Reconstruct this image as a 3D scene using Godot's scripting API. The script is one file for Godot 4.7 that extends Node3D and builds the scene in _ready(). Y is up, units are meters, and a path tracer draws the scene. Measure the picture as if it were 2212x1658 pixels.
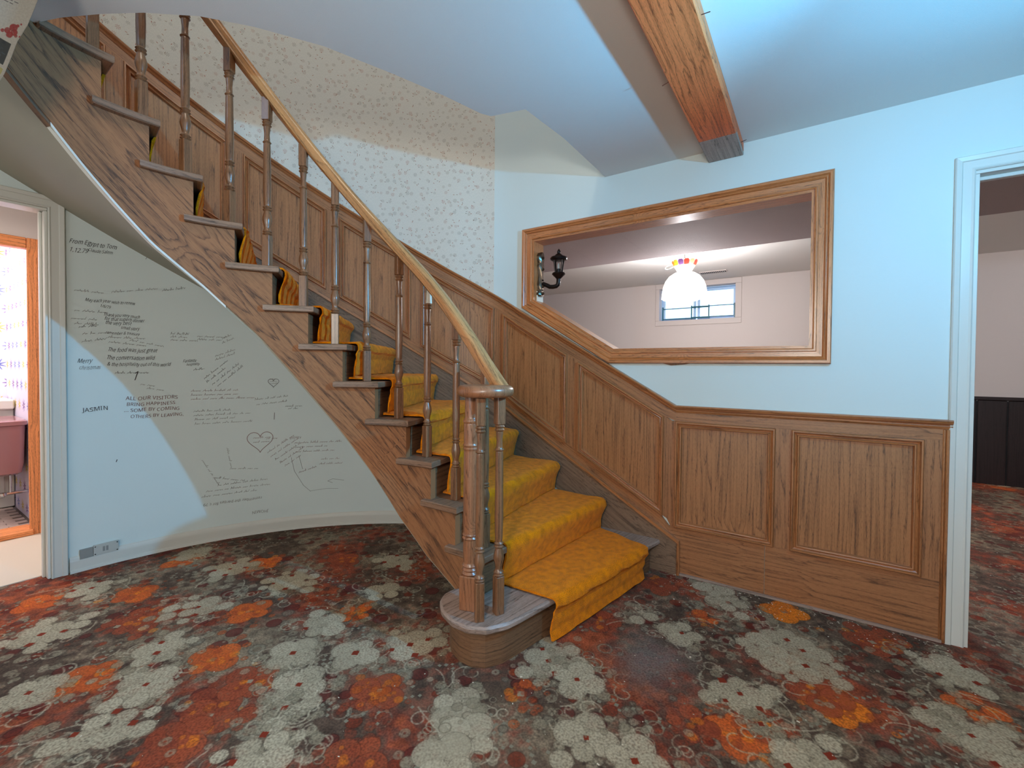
extends Node3D
# A finished basement hall: a curved oak staircase with a gold runner, a wainscoted wall with a pass-through, a flowered carpet.

# ---------- measured layout (metres) ----------
const EYE := 1.1912
const ZW := -2.6669            # face of the wall with the pass-through
const CXC := -1.448            # centre of the curved stair wall
const CZC := -0.6419
const RO := 2.0249             # radius of the curved wall
const RI := 0.862              # radius of the inner tread ends
const RS := 0.892              # face of the open stringer
const RISE := 0.1853
const HC := 2.3923             # ceiling height
const TI := [0.0, -27.0, -19.0, -8.9, 1.0, 10.6, 21.8, 32.6, 43.3, 53.6, 63.6, 73.7, 83.6, 93.4, 103.3]   # inner nosing angles
var rng := RandomNumberGenerator.new()
var M := {}
var T := {}
var taken := {}


func _ready() -> void:
	rng.seed = 7
	_camera()
	_lights()
	_textures()
	_materials()
	_shell()
	_upper_floor()
	_far_room()
	_bathroom()
	_wainscot()
	_pass_through()
	_doors()
	_beam()
	_stairs()
	_runner()
	_lamps()
	_writing()
	_small_things()


# ---------- camera, sky, lights, exposure ----------
func _camera() -> void:
	var f := 959.77
	var pitch := 0.0179
	var yaw := 0.5936
	var roll := 0.0079
	var fw := Vector3(-sin(yaw) * cos(pitch), -sin(pitch), -cos(yaw) * cos(pitch))
	var r := Vector3(cos(yaw), 0, -sin(yaw))
	var u := r.cross(fw)
	var r2 := r * cos(roll) + u * sin(roll)
	var u2 := u * cos(roll) - r * sin(roll)
	var cam := Camera3D.new()
	cam.name = "camera"
	cam.near = 0.05
	cam.far = 60.0
	cam.keep_aspect = Camera3D.KEEP_HEIGHT
	cam.projection = Camera3D.PROJECTION_FRUSTUM
	cam.size = 2.0 * 0.05 * 829.0 / f
	cam.frustum_offset = Vector2(0, 0.05 * (808.98 - 829.0) / f)
	cam.transform = Transform3D(Basis(r2, u2, -fw), Vector3(0, EYE, 0))
	add_child(cam)
	cam.current = true
	var we := WorldEnvironment.new()
	we.name = "environment"
	var e := Environment.new()
	e.tonemap_mode = Environment.TONE_MAPPER_LINEAR
	e.tonemap_exposure = 1.0
	e.background_mode = Environment.BG_SKY
	var sky := Sky.new()
	var sm := ProceduralSkyMaterial.new()
	sm.sky_top_color = Color(0.25, 0.62, 0.95)
	sm.sky_horizon_color = Color(0.85, 0.95, 1.0)
	sm.sky_energy_multiplier = 1.9
	sm.ground_bottom_color = Color(0.5, 0.6, 0.66)
	sm.ground_horizon_color = Color(0.8, 0.9, 0.98)
	sm.ground_energy_multiplier = 1.0
	sky.sky_material = sm
	e.sky = sky
	e.sdfgi_enabled = true
	e.ssao_enabled = true
	e.ssil_enabled = true
	we.environment = e
	add_child(we)


func lin(r: float, g: float, b: float) -> Color:
	return Color(r, g, b).linear_to_srgb()


func area(called: String, at: Vector3, towards: Vector3, size: Vector2, c: Color, energy: float) -> void:
	var l := AreaLight3D.new()
	l.name = called
	l.area_size = size
	l.light_color = c
	l.light_energy = energy
	l.area_normalize_energy = true
	l.shadow_enabled = true
	l.area_range = 30.0
	add_child(l)
	var up := Vector3.UP if absf(towards.y) < 0.9 else Vector3.FORWARD
	l.look_at_from_position(at, at + towards, up)


func omni(called: String, at: Vector3, c: Color, energy: float, size: float) -> void:
	var l := OmniLight3D.new()
	l.name = called
	l.position = at
	l.light_color = c
	l.light_energy = energy
	l.light_size = size
	l.omni_range = 30.0
	l.omni_attenuation = 2.0
	l.shadow_enabled = true
	add_child(l)

const BULB := Vector3(0.62, 1.91, -1.53)
const FILL_LAMP := Vector3(0.0, 1.66, 0.7)
const PENDANT := Vector3(-1.105, 2.03, -4.8)

func _lights() -> void:
	# the cool bare bulb that hangs to the right of the view
	omni("bulb_light", BULB, lin(0.10, 0.54, 1.0), 1.15, 0.02)
	var sp := SpotLight3D.new()
	sp.name = "added_bulb_spot"  # added spot that strengthens the bulb towards the left; no reflector is modelled
	sp.light_color = lin(0.10, 0.54, 1.0)
	sp.light_energy = 4.6
	sp.light_size = 0.02
	sp.spot_angle = 54.0
	sp.spot_angle_attenuation = 1.0
	sp.spot_range = 30.0
	sp.spot_attenuation = 2.0
	sp.shadow_enabled = true
	add_child(sp)
	sp.look_at_from_position(BULB, BULB + Vector3(-1.0, -0.10, 0.14))
	# fill light: a floor lamp and a window added unseen behind the viewer
	omni("added_floor_lamp_light", FILL_LAMP, lin(1.0, 0.96, 0.88), 2.2, 0.15)
	area("added_front_fill_light", Vector3(-0.4, 1.35, 2.85), Vector3(0, 0, -1), Vector2(3.2, 1.7), lin(0.78, 0.90, 1.0), 1.5)
	# stairwell lamp and window upstairs
	omni("upstairs_lamp_light", Vector3(-0.6, 4.55, -0.4), lin(1.0, 0.88, 0.74), 1.3, 0.12)
	area("upstairs_window_light", Vector3(-2.2, 3.9, 2.85), Vector3(0, -0.15, -1), Vector2(1.6, 1.2), lin(0.35, 0.65, 1.0), 3.0)
	# the far room's pendant
	omni("pendant_light", PENDANT + Vector3(0, -0.06, 0), lin(1.0, 0.97, 1.0), 1.7, 0.07)
	omni("added_far_lamp_light", Vector3(3.0, 2.27, -5.0), lin(1.0, 0.97, 1.0), 0.9, 0.08)  # unseen second lamp, added to brighten the right side of the far room
	# the bathroom's lamp, and one added to brighten the passage before it
	area("bathroom_lamp_light", Vector3(-5.05, 2.33, -0.1), Vector3(0, -1, 0), Vector2(0.5, 0.5), lin(1.0, 0.94, 0.93), 3.0)
	area("added_passage_lamp_light", Vector3(-3.95, 2.33, 0.35), Vector3(0, -1, 0), Vector2(0.3, 0.3), lin(1.0, 0.95, 0.93), 1.2)


# ---------- geometry helper ----------
class Geo:
	var v := PackedVector3Array()
	var uv := PackedVector2Array()
	var ou := 0.0
	var ov := 0.0

	func tri(a: Vector3, b: Vector3, c: Vector3, ua := Vector2.ZERO, ub := Vector2.ZERO, uc := Vector2.ZERO) -> void:
		v.append(a); v.append(b); v.append(c)
		var o := Vector2(ou, ov)
		uv.append(ua + o); uv.append(ub + o); uv.append(uc + o)

	# a, b, c, d clockwise as seen from the front
	func quad(a: Vector3, b: Vector3, c: Vector3, d: Vector3, ua := Vector2.ZERO, ub := Vector2.ZERO, uc := Vector2.ZERO, ud := Vector2.ZERO) -> void:
		tri(a, b, c, ua, ub, uc)
		tri(a, c, d, ua, uc, ud)

	# quad facing the side that «out» points to
	func face(a: Vector3, b: Vector3, c: Vector3, d: Vector3, out: Vector3, ua := Vector2.ZERO, ub := Vector2.ZERO, uc := Vector2.ZERO, ud := Vector2.ZERO) -> void:
		var n := (c - a).cross(b - a) + (d - a).cross(c - a)
		if n.dot(out) >= 0.0:
			quad(a, b, c, d, ua, ub, uc, ud)
		else:
			quad(a, d, c, b, ua, ud, uc, ub)

	# connects closed (or open) rings; grain: 0 = texture v runs along the path, 1 = along the ring
	func loft(rings: Array, closed := true, caps := true, grain := 0, us := 2.0, vs := 0.8333) -> void:
		var k: int = rings[0].size()
		var m := k if closed else k - 1
		var s := 0.0
		if closed:
			for i in rings.size() - 1:
				var c := Vector3.ZERO
				for p in rings[i]: c += p
				c /= k
				var c2 := Vector3.ZERO
				for p in rings[i + 1]: c2 += p
				c2 /= k
				c = (c + c2) * 0.5
				for j in m:
					var a: Vector3 = rings[i][j]
					var b: Vector3 = rings[i][(j + 1) % k]
					var d: Vector3 = rings[i + 1][j]
					var e: Vector3 = rings[i + 1][(j + 1) % k]
					s += ((d - a).cross(b - a)).dot((a + b + d + e) * 0.25 - c)
		var flip := s < 0.0
		var run := 0.0
		for i in rings.size() - 1:
			var step: float = (rings[i + 1][0] - rings[i][0]).length()
			step = (step + (rings[i + 1][k / 2] - rings[i][k / 2]).length()) * 0.5
			var w := 0.0
			for j in m:
				var a: Vector3 = rings[i][j]
				var b: Vector3 = rings[i][(j + 1) % k]
				var d: Vector3 = rings[i + 1][j]
				var e: Vector3 = rings[i + 1][(j + 1) % k]
				var w2 := w + maxf((b - a).length(), (e - d).length())
				var ua: Vector2; var ub: Vector2; var ue: Vector2; var ud: Vector2
				if grain == 0:
					ua = Vector2(w * us, run * vs); ub = Vector2(w2 * us, run * vs)
					ue = Vector2(w2 * us, (run + step) * vs); ud = Vector2(w * us, (run + step) * vs)
				else:
					ua = Vector2(run * us, w * vs); ub = Vector2(run * us, w2 * vs)
					ue = Vector2((run + step) * us, w2 * vs); ud = Vector2((run + step) * us, w * vs)
				if flip:
					quad(a, d, e, b, ua, ud, ue, ub)
				else:
					quad(a, b, e, d, ua, ub, ue, ud)
				w = w2
			run += step
		if closed and caps:
			cap(rings[0], rings[0][0] - rings[1][0], us, vs)
			var z := rings.size() - 1
			cap(rings[z], rings[z][0] - rings[z - 1][0], us, vs)

	func cap(ring: PackedVector3Array, out: Vector3, us := 2.0, vs := 0.8333) -> void:
		var n := Vector3.ZERO
		for i in ring.size():
			n += ring[i].cross(ring[(i + 1) % ring.size()])
		if n.length() < 1e-12:
			return
		n = n.normalized()
		if n.dot(out) < 0: n = -n
		var ax := Vector3.UP.cross(n)
		if ax.length() < 0.1: ax = Vector3.RIGHT.cross(n)
		ax = ax.normalized()
		var ay := n.cross(ax)
		var flat := PackedVector2Array()
		for p in ring: flat.append(Vector2(p.dot(ax), p.dot(ay)))
		var t := Geometry2D.triangulate_polygon(flat)
		for i in range(0, t.size(), 3):
			var a := ring[t[i]]; var b := ring[t[i + 1]]; var c := ring[t[i + 2]]
			var ua := flat[t[i]] * Vector2(us, vs); var ub := flat[t[i + 1]] * Vector2(us, vs); var uc := flat[t[i + 2]] * Vector2(us, vs)
			if (c - a).cross(b - a).dot(n) > 0: tri(a, b, c, ua, ub, uc)
			else: tri(a, c, b, ua, uc, ub)

	# a straight board: w across «side», t along «up», chamfered, grain along its length
	func bar(p0: Vector3, p1: Vector3, w: float, t: float, up := Vector3.UP, ch := 0.002) -> void:
		var dir := (p1 - p0).normalized()
		var side := dir.cross(up).normalized()
		var u := side.cross(dir).normalized()
		var rings := []
		for e in [[0.0, ch], [ch, 0.0], [(p1 - p0).length() - ch, 0.0], [(p1 - p0).length(), ch]]:
			var r := PackedVector3Array()
			var hw: float = w * 0.5 - e[1]
			var ht: float = t * 0.5 - e[1]
			for q in [[-hw + ch, -ht], [hw - ch, -ht], [hw, -ht + ch], [hw, ht - ch], [hw - ch, ht], [-hw + ch, ht], [-hw, ht - ch], [-hw, -ht + ch]]:
				r.append(p0 + dir * e[0] + side * q[0] + u * q[1])
			rings.append(r)
		loft(rings)

	# axis aligned box between two corners
	func box(a: Vector3, b: Vector3, ch := 0.0, long_axis := -1) -> void:
		var lo := a.min(b); var hi := a.max(b)
		var s := hi - lo
		var ax := long_axis
		if ax < 0: ax = s.max_axis_index()
		var c := (lo + hi) * 0.5
		var d := Vector3.ZERO; d[ax] = s[ax] * 0.5
		var up := Vector3.UP if ax != 1 else Vector3.BACK
		if ax == 1: bar(c - d, c + d, s.x, s.z, up, maxf(ch, 0.0004))
		elif ax == 0: bar(c - d, c + d, s.z, s.y, up, maxf(ch, 0.0004))
		else: bar(c - d, c + d, s.x, s.y, up, maxf(ch, 0.0004))

	# turned shape: profile of (radius, height)
	func lathe(profile: Array, at: Vector3, n := 20, us := 2.0, vs := 0.8333) -> void:
		var rings := []
		for p in profile:
			var r := PackedVector3Array()
			for i in n:
				var a := TAU * i / n
				r.append(at + Vector3(cos(a) * maxf(p[0], 0.0002), p[1], sin(a) * maxf(p[0], 0.0002)))
			rings.append(r)
		loft(rings, true, true, 0, us, vs)

	# flat outline in x, z raised from y0 to y1 with a chamfer
	func prism(outline: PackedVector2Array, y0: float, y1: float, ch := 0.004, us := 2.0, vs := 0.8333, grain := 0, dir := Vector2(0, 1)) -> void:
		var rings := []
		for e in [[y0, ch], [y0 + ch, 0.0], [y1 - ch, 0.0], [y1, ch]]:
			var q := outline
			if e[1] > 0.0: q = inset(outline, e[1])
			var r := PackedVector3Array()
			for p in q: r.append(Vector3(p.x, e[0], p.y))
			rings.append(r)
		loft(rings, true, false, 1 - grain, us, vs)
		for z in [0, 3]:
			var ring: PackedVector3Array = rings[z]
			var flat := PackedVector2Array()
			for p in ring: flat.append(Vector2(p.x, p.z))
			var t := Geometry2D.triangulate_polygon(flat)
			var n := Vector3.DOWN if z == 0 else Vector3.UP
			var across := Vector2(-dir.y, dir.x)
			for i in range(0, t.size(), 3):
				var a := ring[t[i]]; var b := ring[t[i + 1]]; var c := ring[t[i + 2]]
				var w := []
				for j in 3:
					var f := flat[t[i + j]]
					w.append(Vector2(f.dot(across) * us, f.dot(dir) * vs))
				if (c - a).cross(b - a).dot(n) > 0: tri(a, b, c, w[0], w[1], w[2])
				else: tri(a, c, b, w[0], w[2], w[1])

	static func inset(o: PackedVector2Array, by: float) -> PackedVector2Array:
		var area := 0.0
		var n := o.size()
		for i in n: area += o[i].cross(o[(i + 1) % n])
		var sg := 1.0 if area > 0 else -1.0
		var r := PackedVector2Array()
		for i in n:
			var a := (o[i] - o[(i + n - 1) % n]).normalized()
			var b := (o[(i + 1) % n] - o[i]).normalized()
			var na := Vector2(-a.y, a.x) * sg
			var nb := Vector2(-b.y, b.x) * sg
			var m := (na + nb)
			var d := maxf(m.length_squared(), 0.5)
			r.append(o[i] + m * (2.0 * by / d))
		return r

	func tube(points: Array, radius: float, n := 8) -> void:
		var rings := []
		var last := Vector3.ZERO
		for i in points.size():
			var p: Vector3 = points[i]
			var d: Vector3 = (points[mini(i + 1, points.size() - 1)] - points[maxi(i - 1, 0)]).normalized()
			if last == Vector3.ZERO:
				last = d.cross(Vector3.UP if absf(d.y) < 0.9 else Vector3.RIGHT).normalized()
			last = (last - d * last.dot(d)).normalized()
			var o := d.cross(last)
			var r := PackedVector3Array()
			for j in n:
				var a := TAU * j / n
				r.append(p + (last * cos(a) + o * sin(a)) * radius)
			rings.append(r)
		loft(rings)

	func mesh(smooth := 40.0) -> ArrayMesh:
		var n := PackedVector3Array()
		n.resize(v.size())
		var fn := PackedVector3Array()
		fn.resize(v.size() / 3)
		var at := {}
		for i in v.size() / 3:
			var a := v[i * 3]
			var c := (v[i * 3 + 2] - a).cross(v[i * 3 + 1] - a)
			fn[i] = c
			if smooth > 0.0:
				for j in 3:
					var key := Vector3i((v[i * 3 + j] * 20000.0).round())
					if at.has(key): at[key].append(i)
					else: at[key] = [i]
		var lim := cos(deg_to_rad(smooth))
		for i in fn.size():
			var u := fn[i].normalized()
			for j in 3:
				if smooth <= 0.0:
					n[i * 3 + j] = u
					continue
				var s := Vector3.ZERO
				for q in at[Vector3i((v[i * 3 + j] * 20000.0).round())]:
					var w: Vector3 = fn[q]
					if w.normalized().dot(u) >= lim: s += w
				n[i * 3 + j] = s.normalized() if s.length() > 1e-14 else u
		var arr := []
		arr.resize(Mesh.ARRAY_MAX)
		arr[Mesh.ARRAY_VERTEX] = v
		arr[Mesh.ARRAY_NORMAL] = n
		arr[Mesh.ARRAY_TEX_UV] = uv
		var m := ArrayMesh.new()
		m.add_surface_from_arrays(Mesh.PRIMITIVE_TRIANGLES, arr)
		return m


# ---------- naming ----------
func numbered(called: String) -> String:
	if not taken.has(called):
		taken[called] = 0
		return called
	taken[called] += 1
	return "%s_%03d" % [called, taken[called]]


func thing(called: String, label: String, category: String, at := Vector3.ZERO, kind := "", group := "") -> Node3D:
	var o := Node3D.new()
	o.name = numbered(called)
	o.position = at
	tag(o, label, category, kind, group)
	add_child(o, true)
	return o


func tag(o: Node3D, label: String, category := "", kind := "", group := "") -> void:
	o.set_meta("label", label)
	if category: o.set_meta("category", category)
	if kind: o.set_meta("kind", kind)
	if group: o.set_meta("group", group)


# geometry in scene coordinates becomes one mesh under «parent», whose place is taken off
func put(called: String, g: Geo, m: Material, parent: Node3D = null, smooth := 40.0) -> MeshInstance3D:
	var o := MeshInstance3D.new()
	o.material_override = m
	var off := Vector3.ZERO
	if parent:
		var p: Node = parent
		while p != self:
			off += p.position
			p = p.get_parent()
		if off != Vector3.ZERO:
			for i in g.v.size(): g.v[i] -= off
		o.name = called
		o.mesh = g.mesh(smooth)
		parent.add_child(o, true)
	else:
		o.name = numbered(called)
		o.mesh = g.mesh(smooth)
		add_child(o, true)
	return o


func geo(random_uv := true) -> Geo:
	var g := Geo.new()
	if random_uv:
		g.ou = rng.randf()
		g.ov = rng.randf()
	return g


# ---------- the stair's curves ----------
# the wall: s along it (0 where the curve begins, positive up the curve), d out from it into the room
func W(s: float, y: float, d := 0.0) -> Vector3:
	if s <= 0.302:
		return Vector3(CXC - s, y, ZW + d)
	var q := RO * PI * 0.5
	if s > q:
		return Vector3(CXC - RO + d, y, CZC + s - q)
	var a := s / RO
	var flat := 1.0 - smoothstep(0.149, 0.42, a)
	var p := Vector3(CXC - (RO - d) * sin(a), y, CZC - (RO - d) * cos(a))
	p.z -= RO * (1.0 - cos(a)) * flat
	return p


func I(deg: float, r: float, y := 0.0) -> Vector3:
	var a := deg_to_rad(deg)
	if deg < 0.0:
		return Vector3(CXC - RS * a, y, CZC - r)
	return Vector3(CXC - r * sin(a), y, CZC - r * cos(a))


func so(n: float) -> float:
	return 0.26 + 0.325 * (n - 4.0)


func riser_at(n: int) -> float:
	return TI[n] + 2.1


func table(t: Array, x: float) -> float:
	var up: bool = t[t.size() - 1][0] > t[0][0]
	var n := t.size()
	for i in n - 1:
		var a: Array = t[i]
		var b: Array = t[i + 1]
		if (x <= b[0] if up else x >= b[0]) or i == n - 2:
			return a[1] + (b[1] - a[1]) * (x - a[0]) / (b[0] - a[0])
	return 0.0


func low_edge(deg: float) -> float:
	return table([[-14.0, -0.02], [-7.7, 0.163], [4.9, 0.285], [14.7, 0.44], [25.4, 0.666], [37.6, 0.909], [48.9, 1.129], [59.3, 1.331], [73.4, 1.553], [85.0, 1.71], [92.8, 1.845], [99.1, 1.959], [105.0, 2.07], [112.0, 2.184], [120.0, 2.30]], deg)


func cap_y(s: float) -> float:
	if s <= -0.803: return 0.968
	return 0.968 + 0.5735 * (s + 0.803)


func panel_top(s: float) -> float:
	if s <= -0.77: return 0.885
	return cap_y(s) - 0.096


func panel_bottom(s: float) -> float:
	if s <= -0.77: return 0.272
	return cap_y(s) - 0.682


func skirt_top(s: float) -> float:
	return 0.223 + 0.5800 * (s + 0.782)


func rail_y(deg: float) -> float:
	return table([[-23.6, 1.10], [-16.0, 1.215], [-7.9, 1.372], [5.2, 1.595], [18.7, 1.805], [29.6, 1.985], [41.1, 2.195], [54.3, 2.455], [61.7, 2.60], [71.7, 2.785], [90.0, 3.12], [112.0, 3.5]], deg)


# ---------- textures ----------
func noise_bytes(w: int, h: int, freq: float, sd: int, oct := 3, big_w := 0, big_h := 0, cellular := false) -> PackedByteArray:
	var n := FastNoiseLite.new()
	n.seed = sd
	n.frequency = freq
	n.noise_type = FastNoiseLite.TYPE_CELLULAR if cellular else FastNoiseLite.TYPE_SIMPLEX_SMOOTH
	n.fractal_octaves = oct
	var im := n.get_seamless_image(w, h)
	if big_w: im.resize(big_w, big_h, Image.INTERPOLATE_CUBIC)
	im.convert(Image.FORMAT_L8)
	return im.get_data()


func tex(w: int, h: int, b: PackedByteArray, fmt := Image.FORMAT_RGB8) -> ImageTexture:
	return ImageTexture.create_from_image(Image.create_from_data(w, h, false, fmt, b))


func _wood(sd: int, rings: float, warp: float, pore: float, bold := 0.34) -> ImageTexture:
	var w := 1024
	var low := noise_bytes(512, 128, 0.006, sd, 2, w, w)
	var mid := noise_bytes(1024, 64, 0.03, sd + 1, 3, w, w)
	var fine := noise_bytes(1024, 128, 0.35, sd + 2, 2, w, w)
	var b := PackedByteArray()
	b.resize(w * w * 3)
	for i in w * w:
		var x := float(i & 1023) / 1024.0
		var l := low[i] / 255.0
		var m := mid[i] / 255.0
		var q := fine[i] / 255.0
		var ring := fposmod(x * rings + l * warp + m * 0.7, 1.0)
		var line := ring * ring * ring
		line = line * line if ring < 0.93 else (1.0 - ring) * 12.0
		var p := 1.0 if q > 0.56 else 0.0
		p *= (q - 0.56) * 2.6
		var d := clampf(1.0 - bold * line - pore * p * (0.45 + line) - (m - 0.5) * 0.28, 0.2, 1.0)
		b[i * 3] = int(255.0 * d)
		b[i * 3 + 1] = int(255.0 * d * (0.93 + 0.07 * d))
		b[i * 3 + 2] = int(255.0 * d * (0.86 + 0.14 * d))
	return tex(w, w, b)


func _stamp(b: PackedByteArray, w: int, h: int, cx: float, cy: float, r: float, c: Color, a: float, edge: float, nz: PackedByteArray, hole := 0.0) -> void:
	var x0 := int(cx - r) - 1
	var y0 := int(cy - r) - 1
	for y in range(y0, int(cy + r) + 2):
		var yy := posmod(y, h)
		for x in range(x0, int(cx + r) + 2):
			var d := Vector2(x - cx, y - cy).length()
			if d > r or d < hole: continue
			var xx := posmod(x, w)
			var i := (yy * w + xx)
			var q := nz[i] / 255.0
			var k := a * clampf(0.88 + (q - 0.42) * 1.3, 0.35, 1.0) * clampf((r - d) / 1.5, 0.0, 1.0)
			var f := 1.0
			if d > r - edge: f = 0.70
			f *= 0.8 + 0.4 * q
			b[i * 3] = int(lerpf(b[i * 3], clampf(c.r * f, 0, 1) * 255.0, k))
			b[i * 3 + 1] = int(lerpf(b[i * 3 + 1], clampf(c.g * f, 0, 1) * 255.0, k))
			b[i * 3 + 2] = int(lerpf(b[i * 3 + 2], clampf(c.b * f, 0, 1) * 255.0, k))


func _diamond(b: PackedByteArray, w: int, h: int, cx: float, cy: float, r: float, c: Color, turn: float) -> void:
	for y in range(int(cy - r * 1.5), int(cy + r * 1.5) + 1):
		for x in range(int(cx - r * 1.5), int(cx + r * 1.5) + 1):
			var p := Vector2(x - cx, y - cy).rotated(turn)
			if absf(p.x) < r and absf(p.y) < r:
				var i := (posmod(y, h) * w + posmod(x, w)) * 3
				b[i] = int(c.r * 255); b[i + 1] = int(c.g * 255); b[i + 2] = int(c.b * 255)

const CARPET_W := 2048
const CARPET_H := 1280
const CARPET_M := 426.67     # pixels per metre
const CARPET_AT := Vector2(-3.6, -2.75)

func _carpet() -> ImageTexture:
	var w := CARPET_W
	var h := CARPET_H
	var big := noise_bytes(w / 2, h / 2, 0.006, 11, 3, w, h)
	var big2 := noise_bytes(w / 2, h / 2, 0.008, 12, 3, w, h)
	var mid := noise_bytes(w, h, 0.035, 13, 3)
	var fine := noise_bytes(w, h, 0.22, 14, 3)
	var cell := noise_bytes(w, h, 0.04, 15, 1, 0, 0, true)
	var b := PackedByteArray()
	b.resize(w * h * 3)
	var dark := Color(0.345, 0.28, 0.235)
	var olive := Color(0.52, 0.455, 0.375)
	var maroon := Color(0.51, 0.26, 0.20)
	var rust := Color(0.62, 0.32, 0.20)
	for i in w * h:
		var p := big[i] / 255.0
		var q := big2[i] / 255.0
		var m := mid[i] / 255.0
		var f := fine[i] / 255.0
		var c := dark.lerp(olive, clampf((q - 0.36) * 3.0 + (m - 0.5) * 2.2, 0, 1))
		c = c.lerp(maroon, clampf((p - 0.45) * 3.2 + (m - 0.5) * 1.6, 0, 1))
		c = c.lerp(rust, clampf((p - 0.68) * 5.0 + (m - 0.5) * 2.0, 0, 0.9))
		var k := (0.72 + 0.56 * f) * (0.8 + 0.4 * cell[i] / 255.0)
		b[i * 3] = int(clampf(c.r * k, 0, 1) * 255)
		b[i * 3 + 1] = int(clampf(c.g * k, 0, 1) * 255)
		b[i * 3 + 2] = int(clampf(c.b * k, 0, 1) * 255)
	var r := RandomNumberGenerator.new()
	r.seed = 5
	var cream := Color(0.64, 0.60, 0.51)
	var grey := Color(0.52, 0.50, 0.43)
	var orange := Color(0.66, 0.27, 0.10)
	var amber := Color(0.80, 0.42, 0.08)
	var wine := Color(0.36, 0.14, 0.12)
	var red := Color(0.48, 0.16, 0.09)
	# rings, dots and scrolls all over
	for k in 2600:
		var at := Vector2(r.randf() * w, r.randf() * h)
		var kind := r.randi() % 6
		if kind == 0: _stamp(b, w, h, at.x, at.y, 9 + r.randf() * 10, grey, 0.65, 2.0, fine, 6 + r.randf() * 5)
		elif kind == 1: _stamp(b, w, h, at.x, at.y, 6 + r.randf() * 8, grey.lerp(dark, 0.35), 0.75, 3.0, fine)
		elif kind == 2: _stamp(b, w, h, at.x, at.y, 8 + r.randf() * 9, wine, 0.7, 2.5, fine)
		elif kind == 3: _stamp(b, w, h, at.x, at.y, 5 + r.randf() * 9, red, 0.6, 2.0, fine)
		elif kind == 4:
			var a0 := r.randf() * TAU
			for j in 26:
				var a := a0 + j * 0.17
				var q := at + Vector2(cos(a), sin(a)) * (7.0 + j * 0.45)
				_stamp(b, w, h, q.x, q.y, 2.0, cream, 0.55, 0.0, fine)
		else:
			for j in 5:
				var q := at + Vector2((j - 2) * 11.0, 0).rotated(0.78 if r.randf() < 0.5 else -0.78)
				_diamond(b, w, h, q.x, q.y, 2.6, grey, 0.0)
	# where the flower clusters lie (x, z in metres, reach, kind 0 cream, 1 orange, 2 rust, 3 amber)
	var spots := [
		[1703, 1411, 0.20, 0], [1598, 1497, 0.13, 0], [1472, 1366, 0.11, 0], [1572, 1300, 0.12, 0], [2055, 1446, 0.15, 0], [2055, 1562, 0.13, 0], [2171, 1627, 0.14, 0], [1185, 1426, 0.14, 0], [1246, 1466, 0.12, 0], [1266, 1592, 0.12, 0], [1748, 1642, 0.13, 0], [1643, 1562, 0.04, 0], [1371, 1642, 0.12, 0], [1380, 1325, 0.08, 0], [1540, 1270, 0.10, 0],
		[1512, 1336, 0.07, 1], [1693, 1320, 0.10, 3], [1884, 1386, 0.16, 2], [1804, 1522, 0.11, 3], [1770, 1500, 0.12, 2], [2105, 1527, 0.09, 1], [1125, 1497, 0.08, 1], [1593, 1582, 0.11, 1], [1492, 1562, 0.09, 2], [1427, 1265, 0.10, 2], [1650, 1560, 0.08, 2], [1300, 1340, 0.08, 2],
		[90, 1369, 0.17, 0], [199, 1269, 0.13, 0], [429, 1310, 0.15, 0], [497, 1228, 0.15, 0], [624, 1256, 0.17, 0], [339, 1409, 0.14, 0], [316, 1477, 0.12, 0], [63, 1495, 0.11, 0], [226, 1572, 0.17, 0], [646, 1477, 0.12, 0], [700, 1350, 0.13, 0], [886, 1391, 0.14, 0], [615, 1527, 0.06, 0], [620, 1575, 0.08, 0], [565, 1626, 0.14, 0], [985, 1527, 0.10, 0], [859, 1210, 0.13, 0], [827, 1278, 0.12, 0], [768, 1409, 0.10, 0], [633, 1409, 0.11, 0], [1010, 1590, 0.12, 0], [960, 1640, 0.10, 0], [420, 1195, 0.12, 0],
		[90, 1300, 0.11, 1], [289, 1283, 0.13, 1], [298, 1346, 0.17, 2], [542, 1319, 0.11, 1], [768, 1323, 0.085, 1], [190, 1463, 0.10, 1], [461, 1423, 0.10, 1], [452, 1545, 0.15, 2], [814, 1495, 0.13, 2], [820, 1490, 0.07, 3], [570, 1217, 0.12, 1], [741, 1210, 0.14, 2], [768, 1640, 0.10, 2], [393, 1210, 0.12, 1], [540, 1470, 0.12, 2], [380, 1600, 0.11, 2],
	]
	for s in spots:
		var at := floor_at(s[0], s[1])
		if s[3] >= 1: _cluster(b, w, h, at, s[2], s[3], r, fine)
	for s in spots:
		var at := floor_at(s[0], s[1])
		if s[3] == 0: _cluster(b, w, h, at, s[2] * 1.12, 0, r, fine)
	# a trodden, dusty patch at the foot of the stair
	var dust := floor_at(1400, 1425)
	for k in 60:
		var q := ((dust - CARPET_AT) * CARPET_M) + Vector2(r.randfn() * 34, r.randfn() * 30)
		_stamp(b, w, h, q.x, q.y, 34, Color(0.47, 0.43, 0.41), 0.10, 0.0, fine)
	return tex(w, h, b)


# where the measured pixel of the photograph's floor lies, in x and z
func floor_at(u: float, v: float) -> Vector2:
	var x := (u - 1106.0) / 959.77
	var y := -(v - 808.98) / 959.77
	var ro := 0.0079
	var x2 := x * cos(ro) - y * sin(ro)
	var y2 := x * sin(ro) + y * cos(ro)
	var pitch := 0.0179
	var yy := y2 * cos(pitch) - sin(pitch)
	var f := cos(pitch) + y2 * sin(pitch)
	var yaw := 0.5936
	var d := Vector3(cos(yaw) * x2 - sin(yaw) * f, yy, -sin(yaw) * x2 - cos(yaw) * f)
	var t := -EYE / d.y
	return Vector2(d.x * t, d.z * t)


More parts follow.
